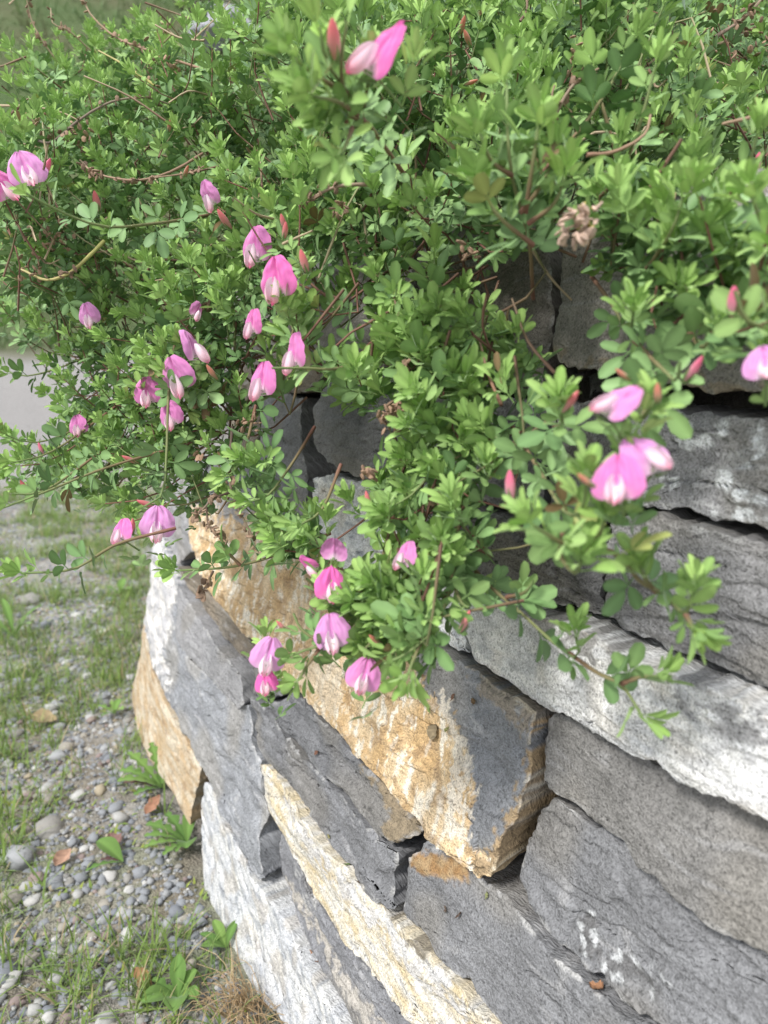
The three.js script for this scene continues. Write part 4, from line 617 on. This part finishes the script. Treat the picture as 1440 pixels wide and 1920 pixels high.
// ---- leaves: the 300 that show largest are parts of their own, the rest one mass
{
  const shown = leaves.map((l, i) => { const [u, v, d] = project(l.p); const f = front(u, v); return { i, q: u > -20 && u < 1460 && v > -20 && v < 1900 && d < f + 0.03 ? l.s / d : 0 }; }).sort((a, b) => b.q - a.q);
  const own = new Set(shown.slice(0, 300).map(q => q.i)), cache = {};
  const data = k => k > 5 ? youngKinds[k - 6] : leafKinds[k];
  const mass = [{ pos: [], col: [], idx: [] }, { pos: [], col: [], idx: [] }], p = V();
  leaves.forEach((l, i) => {
    const M = leafMatrix(l), D = data(l.k), c = leafColour(l);
    if (own.has(i)) {
      const key = l.k + ':' + (l.tint ? l.tint[0] : Math.round(clamp(l.age) * 5) + '/' + Math.round(l.hue * 2));
      if (!cache[key]) { const cc = []; for (const t of D.tone) cc.push(c[0] * t, c[1] * t, c[2] * t); cache[key] = geom(D.pos, D.idx, cc); }
      const m = part('leaf', cache[key], l.age > 0.5 ? leafMat : oldLeafMat, shrub); M.decompose(m.position, m.quaternion, m.scale); return;
    }
    const { pos, col, idx } = mass[l.age > 0.5 ? 1 : 0], b = pos.length / 3; for (let j = 0; j < D.pos.length; j += 3) { p.set(D.pos[j], D.pos[j + 1], D.pos[j + 2]).applyMatrix4(M); pos.push(p.x, p.y, p.z); const t = D.tone[j / 3]; col.push(c[0] * t, c[1] * t, c[2] * t); } for (const q of D.idx) idx.push(q + b);
  });
  console.log('leaves', leaves.length, 'triangles', mass.map(q => q.idx.length / 3));
  part('foliage', geom(mass[0].pos, mass[0].idx, mass[0].col), oldLeafMat, shrub).userData = { kind: 'stuff', label: 'mass of small mature green leaves' };
  part('young_foliage', geom(mass[1].pos, mass[1].idx, mass[1].col), leafMat, shrub).userData = { kind: 'stuff', label: 'mass of fresh light green leaves at the shoot tips' };
}
// ---------------------------------------------------------------- ground cover
const rg = mul(4711), rr = (a, b) => a + (b - a) * rg();
function groundHit(u, v) { const r = ray(u, v); let k = 0.3; for (; k < 60; k *= 1.01) { if (CAM_H + r.y * k < groundY(r.x * k, r.z * k)) break; } return V(r.x * k, groundY(r.x * k, r.z * k), r.z * k); }
const pebbleMat = new THREE.MeshStandardMaterial({ name: 'pebble', map: speckle, roughness: 0.8 });
const pebbleGeos = [...Array(5)].map((_, k) => { const g = new THREE.IcosahedronGeometry(1, 2); const p = g.attributes.position; const f = mul(60 + k), a = 0.5 + 0.25 * f(), b = 0.7 + 0.3 * f(); for (let i = 0; i < p.count; i++) { const x = p.getX(i), y = p.getY(i), z = p.getZ(i), s = 1 + 0.3 * n3(x * 0.9 + k * 7, y * 0.9, z * 0.9) + 0.07 * n3(x * 2.5, y * 2.5 + k, z * 2.5); p.setXYZ(i, x * s, y * s * a, z * s * b); } g.computeVertexNormals(); const nn = g.attributes.normal; for (let i = 0; i < p.count; i++) { const q = V(p.getX(i), p.getY(i) / a / a, p.getZ(i) / b / b).normalize(); nn.setXYZ(i, q.x, q.y, q.z); } return g; });
const PEB = [[0.28, 0.295, 0.32], [0.36, 0.37, 0.385], [0.22, 0.235, 0.265], [0.44, 0.44, 0.43], [0.36, 0.335, 0.29], [0.31, 0.30, 0.28], [0.54, 0.535, 0.52], [0.30, 0.235, 0.22], [0.40, 0.345, 0.25]];
for (const c of PEB) for (let k = 0; k < 3; k++) c[k] *= 0.84;
const pebMats = PEB.map((c, i) => { const m = pebbleMat.clone(); m.color.setRGB(c[0] / 0.72, c[1] / 0.72, c[2] / 0.72); return m; });
const grassAmt = (u, v, x, z) => {
  let g = 0.58 + 0.75 * n2(x * 3.1 + 5, z * 3.1) + 0.35 * n2(x * 9, z * 9 + 3);
  g += 0.1 - 0.28 * sstep(1330, 1120, v); for (const [a, b, r, k] of [[40, 1520, 100, 0.9], [30, 1350, 90, 0.6], [60, 1250, 80, 0.4], [60, 1830, 60, 0.5], [180, 1190, 90, 0.5], [230, 1240, 60, 0.5], [150, 1440, 110, -0.6], [120, 1690, 120, -0.55], [100, 1140, 60, -0.4], [190, 950, 120, 0.4], [300, 1700, 90, -0.3], [90, 1620, 40, -0.3], [20, 1000, 60, -0.2]]) g += k * Math.exp(-((u - a) ** 2 + (v - b) ** 2) / r / r);
  return g;
};
const pebs = [];
for (let i = 0; i < 280000; i++) {
  const x = rr(-3.2, 0.25), z = rr(-3.6, -0.2), [u, v, d] = project(V(x, 0, z)); if (d < 0.2 || u < -160 || u > 720 || v > 2150 || v < 700) continue;
  if (-z > 2 && rg() < 0.6) continue;
  const big = rg(), r = big > 0.992 ? rr(0.009, 0.013) : big > 0.88 ? rr(0.0048, 0.0078) : rr(0.0018, 0.0044); if (outOfWall(x, z, 0.02) < 0.02 + r) continue;
  if (r < 0.007 && grassAmt(u, v, x, z) > 0.95 && rg() < 0.6) continue;
  pebs.push({ x, z, r, size: u > -10 && v < 1935 ? r / d : 0, c: Math.floor(Math.pow(rg(), 2.3) * PEB.length), g: Math.floor(rg() * 5), a: rg() * 6.28, t: rr(-0.25, 0.25) });
}
// pebbles one can point out in the picture
for (const [u, v, px, c] of [[18, 1765, 46, 2], [22, 1845, 42, 6], [32, 1885, 30, 7], [150, 1655, 30, 0], [148, 1497, 28, 6], [108, 1425, 36, 1], [145, 1680, 24, 3], [125, 1408, 26, 4], [65, 1900, 28, 3], [20, 1700, 44, 4], [190, 1490, 26, 8], [85, 1180, 22, 2], [145, 1155, 20, 6], [58, 1130, 46, 5], [88, 1480, 26, 3], [35, 1610, 60, 1], [105, 1790, 34, 3], [195, 1730, 26, 1], [230, 1720, 26, 3], [60, 1250, 24, 0], [95, 1335, 24, 3], [170, 1350, 26, 3], [245, 1275, 22, 3], [92, 1560, 60, 5], [62, 1690, 30, 6], [50, 1665, 30, 3], [105, 1665, 26, 0]]) { const p = groundHit(u, v), d = project(p)[2], r = px * d / F / 2; pebs.push({ x: p.x, z: p.z, r, size: 1, c, g: Math.floor(rg() * 5), a: rg() * 6.28, t: 0 }); }
pebs.sort((a, b) => b.size - a.size);
const pm = (q) => new THREE.Matrix4().compose(V(q.x, groundY(q.x, q.z) + q.r * 0.08, q.z), new THREE.Quaternion().setFromEuler(new THREE.Euler(q.t, q.a, q.t * 0.7)), V(q.r, q.r, q.r));
pebs.slice(0, 300).forEach(q => { const m = part('pebble', pebbleGeos[q.g], pebMats[q.c], ground); pm(q).decompose(m.position, m.quaternion, m.scale); });
{
  const rest = pebs.slice(300), im = new THREE.InstancedMesh((() => { const g = new THREE.IcosahedronGeometry(1, 1), p = g.attributes.position; for (let i = 0; i < p.count; i++) { const x = p.getX(i), y = p.getY(i), z = p.getZ(i), k = 1 + 0.3 * n3(x * 1.7, y * 1.7, z * 1.7 + 4); p.setXYZ(i, x * k, y * k * 0.6, z * k * 0.8); } g.computeVertexNormals(); return g; })(), pebbleMat, rest.length), c = new THREE.Color();
  rest.forEach((q, i) => { im.setMatrixAt(i, pm(q)); const k = rr(0.75, 1.15) / 0.72; c.setRGB(...PEB[q.c].map(e => e * k)); im.setColorAt(i, c); });
  im.name = 'gravel'; im.userData = { kind: 'stuff', label: 'small grey and tan gravel between the grass' }; scene.add(shadowed(im));
  console.log('pebbles', pebs.length);
}
// grass
const bladeGeo = (() => { const pos = [], idx = [], n = 4; for (let i = 0; i <= n; i++) { const v = i / n, w = 0.5 * (1 - v * v * 0.95); pos.push(-w, v, 0.35 * v * v, w, v, 0.35 * v * v); } for (let i = 0; i < n; i++) { const a = i * 2; idx.push(a, a + 1, a + 2, a + 1, a + 3, a + 2); } return geom(pos, idx); })();
const grassMat = new THREE.MeshPhysicalMaterial({ name: 'grass', roughness: 0.95, transmission: 0.3, thickness: 0, sheen: 0.2, sheenColor: new THREE.Color(0.8, 0.9, 0.7) });
function bladeMatrix(p, len, w, lean, az) { return new THREE.Matrix4().compose(p, new THREE.Quaternion().setFromEuler(new THREE.Euler(lean, az, 0, 'YXZ')), V(w, len, len)); }
function grassField(name, label, list) { const im = new THREE.InstancedMesh(bladeGeo, grassMat, list.length), c = new THREE.Color(); list.forEach(([m, k], i) => { im.setMatrixAt(i, m); c.setRGB(...k); im.setColorAt(i, c); }); im.name = name; im.userData = { kind: 'stuff', label }; scene.add(shadowed(im)); }
{
  const L = [];
  for (let i = 0; i < 26000; i++) {
    const x = rr(-3.2, 0.2), z = rr(-3.6, -0.2), [u, v, d] = project(V(x, 0, z)); if (d < 0.2 || u < -150 || u > 720 || v > 2100 || v < 700 || outOfWall(x, z, 0.02) < 0.02) continue;
    const g = grassAmt(u, v, x, z); if (g < 0.28 + rg() * 0.55) continue; const tall = rr(0.6, 1.3), n = 5 + Math.floor(rg() * 8), tone = rg();
    for (let k = 0; k < n; k++) { const px = x + rr(-0.012, 0.012), pz = z + rr(-0.012, 0.012); const c = rg() < 0.10 ? [0.40, 0.33, 0.19] : mixc(mixc([0.11, 0.20, 0.05], [0.21, 0.32, 0.07], rg()), [0.26, 0.34, 0.06], tone * 0.4); L.push([bladeMatrix(V(px, groundY(px, pz) - 0.002, pz), rr(0.016, 0.060) * tall, rr(0.0013, 0.0030), rr(-0.2, 1.1), rg() * 6.28), c]); }
  }
  // small low leaves and moss between the stones
  for (let i = 0; i < 60000; i++) { const x = rr(-3.2, 0.2), z = rr(-3.6, -0.2), [u, v, d] = project(V(x, 0, z)); if (d < 0.2 || u < -150 || u > 720 || v > 2100 || v < 700 || outOfWall(x, z, 0.02) < 0.012) continue; const g = grassAmt(u, v, x + 3, z) * 0.5 + 0.5 * n2(x * 7 + 11, z * 7); if (g < 0.22) continue; L.push([bladeMatrix(V(x, groundY(x, z), z), rr(0.006, 0.014), rr(0.003, 0.006), rr(0.3, 1.2), rg() * 6.28), rg() < 0.5 ? [0.20, 0.30, 0.06] : [0.28, 0.34, 0.06]]); }
  console.log('blades', L.length);
  grassField('grass', 'sparse green grass and moss growing through the gravel', L);
  const B = [];
  for (let i = 0; i < 9000; i++) { const x = rr(-11, 1), z = rr(-17, -7.6), y = groundY(x, z), u = project(V(x, y, z))[0]; if (u < -200 || u > 760) continue; const k = 0.5 + 0.5 * n2(x * 0.8, z * 0.8); const c = mixc(mixc([0.06, 0.13, 0.035], [0.12, 0.21, 0.06], rg()), [0.16, 0.11, 0.07], 0.6 * sstep(0.6, 0.85, k)); B.push([bladeMatrix(V(x, y, z), rr(0.12, 0.34), rr(0.012, 0.03), rr(0.1, 1.2), rg() * 6.28), c]); }
  grassField('grass', 'long dark grass on the bank beyond the path', B);
}
// weeds
function weedLeaf(L, Wd, lobes, curl, red) {
  const rows = 18, base = red ? mixc([0.10, 0.05, 0.055], [0.16, 0.10, 0.07], rg()) : mixc([0.10, 0.20, 0.05], [0.19, 0.31, 0.08], rg());
  return sheet(4, lobes ? 30 : rows, (a, b) => { let w = Wd / 2 * (lobes ? (0.22 + 0.78 * Math.pow(b, 0.8)) * Math.sqrt(Math.max(0.02, 1 - Math.pow(b, 6))) * (0.30 + 0.70 * Math.pow(Math.abs(((b * lobes) % 1) * 2 - 1), 0.8)) : 0.12 + Math.pow(Math.sin(Math.PI * Math.pow(b, 1.35) * 0.97), 0.8)); return [[a * w, curl * Math.sin(b * 2.2) * L + Math.abs(a) * w * 0.35, b * L], a === 0 ? base.map(q => q * 1.35) : base]; });
}
function weed(u, v, label, list, name = 'dandelion', cat = 'weed') {
  const t = thing(name, label, cat), p = groundHit(u, v); t.position.copy(p);
  for (const [az, L, Wd, lobes, red, tilt] of list) { const m = part('leaf', weedLeaf(L * 1.0, Wd * 1.15, lobes, 0.16 + 0.1 * rg(), red), leafMat, t); m.rotation.set(-(tilt ?? 0.25) * 0.7, az * Math.PI / 180, 0, 'YXZ'); m.position.y = 0.004; }
  return t;
}
// azimuth 0 points to the camera's side, 90 towards +x, -90 towards -x, 180 away
weed(305, 1492, 'dandelion with green and purple leaves against the ochre stone', [[-120, .085, .026, 5, 0, .5], [-100, .075, .028, 5, 0, .2], [-70, .07, .026, 4, 0, .3], [-150, .08, .022, 5, 0, .7], [-85, .06, .02, 4, 1, .1], [40, .05, .024, 3, 0, .6], [-40, .05, .02, 4, 0, .15], [-165, .05, .02, 4, 0, .9]]);
weed(352, 1592, 'green dandelion rosette beside the white foot stone', [[-100, .065, .026, 4, 0, .3], [-130, .055, .024, 3, 0, .4], [-60, .06, .018, 5, 0, .15], [-30, .045, .018, 4, 0, .1], [15, .04, .022, 0, 0, .4], [170, .05, .016, 0, 0, 1.1], [-80, .06, .02, 4, 0, .2], [-10, .035, .014, 3, 0, .2]]);
weed(232, 1632, 'lone weed with one broad spoon shaped leaf among the pebbles', [[-118, .05, .020, 0, 0, .3], [-50, .05, .012, 4, 0, .12], [-80, .03, .010, 3, 1, .1]], 'broadleaf_weed');
weed(335, 1885, 'young weed with pointed oval leaves beside the dry grass tuft', [[-170, .04, .014, 0, 0, .9], [60, .034, .016, 0, 0, .5], [-60, .04, .018, 0, 0, .25], [10, .036, .02, 0, 0, .4], [140, .03, .012, 0, 0, .6], [-110, .035, .014, 3, 0, .3]], 'broadleaf_weed');
weed(425, 1785, 'small narrow leaved weed at the foot of the white stone', [[-140, .035, .010, 0, 0, .5], [-70, .03, .010, 0, 0, .3], [150, .03, .009, 0, 0, .9], [-100, .035, .008, 0, 0, .4]], 'broadleaf_weed');
weed(28, 1205, 'clump of long strap shaped leaves at the edge of the path', [[-100, .12, .014, 0, 0, .4], [-60, .1, .013, 0, 0, .5], [-140, .11, .013, 0, 0, .8], [60, .09, .012, 0, 0, .6], [120, .1, .012, 0, 0, .9]], 'broadleaf_weed');
weed(215, 1345, 'low leafy weed beneath the ochre stone', [[-100, .035, .015, 3, 0, .3], [-30, .03, .014, 3, 0, .2], [60, .03, .015, 0, 0, .5], [170, .03, .012, 0, 0, .6], [-150, .03, .013, 3, 0, .5]], 'broadleaf_weed');
weed(225, 1120, 'bright green seedling beside the pale corner stone', [[-100, .05, .022, 3, 0, .5], [-30, .045, .02, 3, 0, .4], [80, .04, .02, 0, 0, .5], [170, .05, .02, 0, 0, .9]], 'broadleaf_weed');
{ // tuft of dead grass at the foot of the wall
  const t = thing('dry_grass_tuft', 'tuft of dead straw coloured grass at the foot of the white stone', 'grass tuft'); const p = groundHit(462, 1905); t.position.copy(p); const gs = [];
  for (let i = 0; i < 100; i++) { const az = rr(1.7, 6.0), L = rr(0.02, 0.07), x = rr(-0.02, 0.02), z = rr(-0.02, 0.02), e = V(Math.cos(az) * L, rr(0.0, 0.4) * L, -Math.sin(az) * L), m = e.clone().multiplyScalar(0.5).add(V(rr(-.01, .01), rr(0.008, 0.03), rr(-.01, .01))); const c = mixc([0.36, 0.24, 0.13], [0.52, 0.40, 0.24], rg()); gs.push(tube([V(x, -0.004, z), m.add(V(x, 0, z)), e.add(V(x, 0.003, z))], 0.0006, 0.0003, c, c, 3, 6)); }
  part('blades', mergeGeometries(gs), stemMat, t).userData = { kind: 'stuff' };
}
// fallen leaves
const litterMat = new THREE.MeshStandardMaterial({ name: 'dry_leaf', vertexColors: true, roughness: 0.9 });
function dryLeaf(pos, normal, L, Wd, c, label, cat = 'dead leaf') {
  const k = rg() * 9, g = sheet(6, 8, (a, b) => { const w = Wd / 2 * Math.sin(Math.PI * (0.03 + 0.94 * Math.pow(b, 0.85))) * (1 + 0.25 * n2(b * 5 + k, a > 0 ? 3 : 9)), q = 0.8 + 0.35 * n2(a * 2 + k, b * 4); return [[a * w, 0.0012 + 0.5 * L * (b - 0.5) ** 2 + 0.55 * a * a * w + 0.0012 * n2(a * 3 + k, b * 4), (b - 0.5) * L], c.map(e => e * q)]; });
  const m = new THREE.Mesh(g, litterMat); m.position.copy(pos); m.quaternion.setFromUnitVectors(UPV, normal).multiply(new THREE.Quaternion().setFromAxisAngle(UPV, rg() * 6.28)); return tagTop(m, cat === 'leaf scrap' ? 'leaf_scrap' : 'dead_leaf', label, cat);
}
dryLeaf(groundHit(272, 1845).add(V(0, 0.008, 0)), V(0, 0.6, 0.8), 0.030, 0.018, [0.42, 0.24, 0.12], 'orange brown dead leaf standing among the gravel');
dryLeaf(groundHit(85, 1362).add(V(0, 0.01, 0)), V(0.1, 1, 0.3).normalize(), 0.05, 0.034, [0.36, 0.28, 0.16], 'tan dead leaf lying on the gravel by the grass');
dryLeaf(groundHit(290, 1525).add(V(0, 0.01, 0)), V(-0.2, 1, 0.4).normalize(), 0.034, 0.022, [0.36, 0.19, 0.12], 'reddish dead leaf lying under the dandelion');
dryLeaf(groundHit(120, 1625).add(V(0, 0.008, 0)), V(0.1, 1, 0.2).normalize(), 0.03, 0.022, [0.45, 0.28, 0.2], 'pinkish brown dead leaf lying between pebbles');
dryLeaf(groundHit(215, 1592).add(V(0, 0.008, 0)), V(0.1, 1, 0.2).normalize(), 0.028, 0.022, [0.24, 0.14, 0.12], 'dark brown dead leaf beside the spoon leaved weed');
wall.updateMatrixWorld(true);
const rc = new THREE.Raycaster(); const stoneMeshes = wall.children.filter(m => m.name === 'stone');
function stoneHit(u, v) { rc.set(camera.position, ray(u, v).normalize()); const h = rc.intersectObjects(stoneMeshes, false)[0]; return h ? { p: h.point, n: h.face.normal.dot(rc.ray.direction) > 0 ? h.face.normal.clone().negate() : h.face.normal.clone() } : null; }
const scraps = [[1120, 1857, .0105, .008, [0.42, 0.22, 0.12], 'orange brown leaf scrap on the edge of the grey stone'], [893, 1313, .007, .005, [0.20, 0.13, 0.07], 'round brown seed husk on the grey end of the golden stone'], [853, 1307, .007, .003, [0.27, 0.16, 0.11], 'narrow reddish husk on the grey end of the golden stone'], [807, 1330, .008, .003, [0.28, 0.36, 0.12], 'green leaf scrap on the golden stone'], [842, 1368, .006, .003, [0.33, 0.33, 0.13], 'olive leaf scrap on the cream patch of the golden stone'], [818, 1372, .014, .012, [0.30, 0.24, 0.15], 'grey brown crumpled leaf on the golden stone'], [596, 1411, .007, .004, [0.25, 0.13, 0.09], 'dark red husk on the grey slate under the golden stone'], [652, 1624, .006, .003, [0.25, 0.36, 0.12], 'green leaf scrap on the long cream stone'], [676, 1656, .007, .003, [0.24, 0.15, 0.09], 'brown husk on the long cream stone'], [620, 1568, .005, .003, [0.30, 0.28, 0.12], 'olive husk between the long slate and the cream stone'], [587, 1783, .007, .003, [0.36, 0.2, 0.12], 'brown husk on the vein of the grey stone'], [598, 1805, .008, .0025, [0.28, 0.16, 0.1], 'thin brown scrap beside the white foot stone'], [916, 1680, .005, .003, [0.24, 0.26, 0.12], 'olive scrap beside the rust patch'], [839, 1704, .005, .0025, [0.12, 0.09, 0.07], 'dark husk on the rust patched grey stone'], [864, 1715, .009, .0018, [0.14, 0.10, 0.08], 'thin dark twig scrap on the rust patched grey stone'], [793, 1265, .008, .003, [0.4, 0.2, 0.12], 'rust coloured husk above the golden stone']];
for (const [u, v, L, w, c, label] of scraps) { const h = stoneHit(u, v); if (h) dryLeaf(h.p.clone().addScaledVector(h.n, 0.0004), h.n, L, w, c, label, 'leaf scrap'); }
// rocks on the bank beyond
function boulder(u, v, px, c, label, seed) {
  const p = groundHit(u, v), d = project(p)[2], r = px * d / F / 2, g = new THREE.IcosahedronGeometry(1, 4), a = g.attributes.position;
  for (let i = 0; i < a.count; i++) { const x = a.getX(i), y = a.getY(i), z = a.getZ(i), s = 1 + 0.28 * n3(x * 1.1 + seed, y * 1.1, z * 1.1) + 0.09 * n3(x * 3.5, y * 3.5 + seed, z * 3.5); a.setXYZ(i, x * s * r, y * s * r * 0.7, z * s * r); }
  g.computeVertexNormals(); const m = new THREE.Mesh(g, new THREE.MeshStandardMaterial({ color: new THREE.Color().setRGB(...c.map(q => q / 0.72)), map: speckle, bumpMap: grain, bumpScale: 0.02, roughness: 0.9 })); m.position.copy(p); m.position.y += r * 0.3; tagTop(m, 'boulder', label, 'boulder');
}
boulder(425, 95, 120, [0.42, 0.43, 0.47], 'pale grey boulder half hidden by the shrub on the bank', 3); boulder(380, 20, 90, [0.44, 0.39, 0.33], 'tan boulder resting behind the pale grey boulder', 8); boulder(8, 392, 60, [0.26, 0.26, 0.28], 'dark grey boulder low on the grass bank', 12);


{ let n = 0; scene.traverse(o => { if (o.isMesh && !o.isInstancedMesh) n += (o.geometry.index ? o.geometry.index.count : o.geometry.attributes.position.count) / 3; }); console.log('triangles in all', n); }
renderer.render(scene, camera);
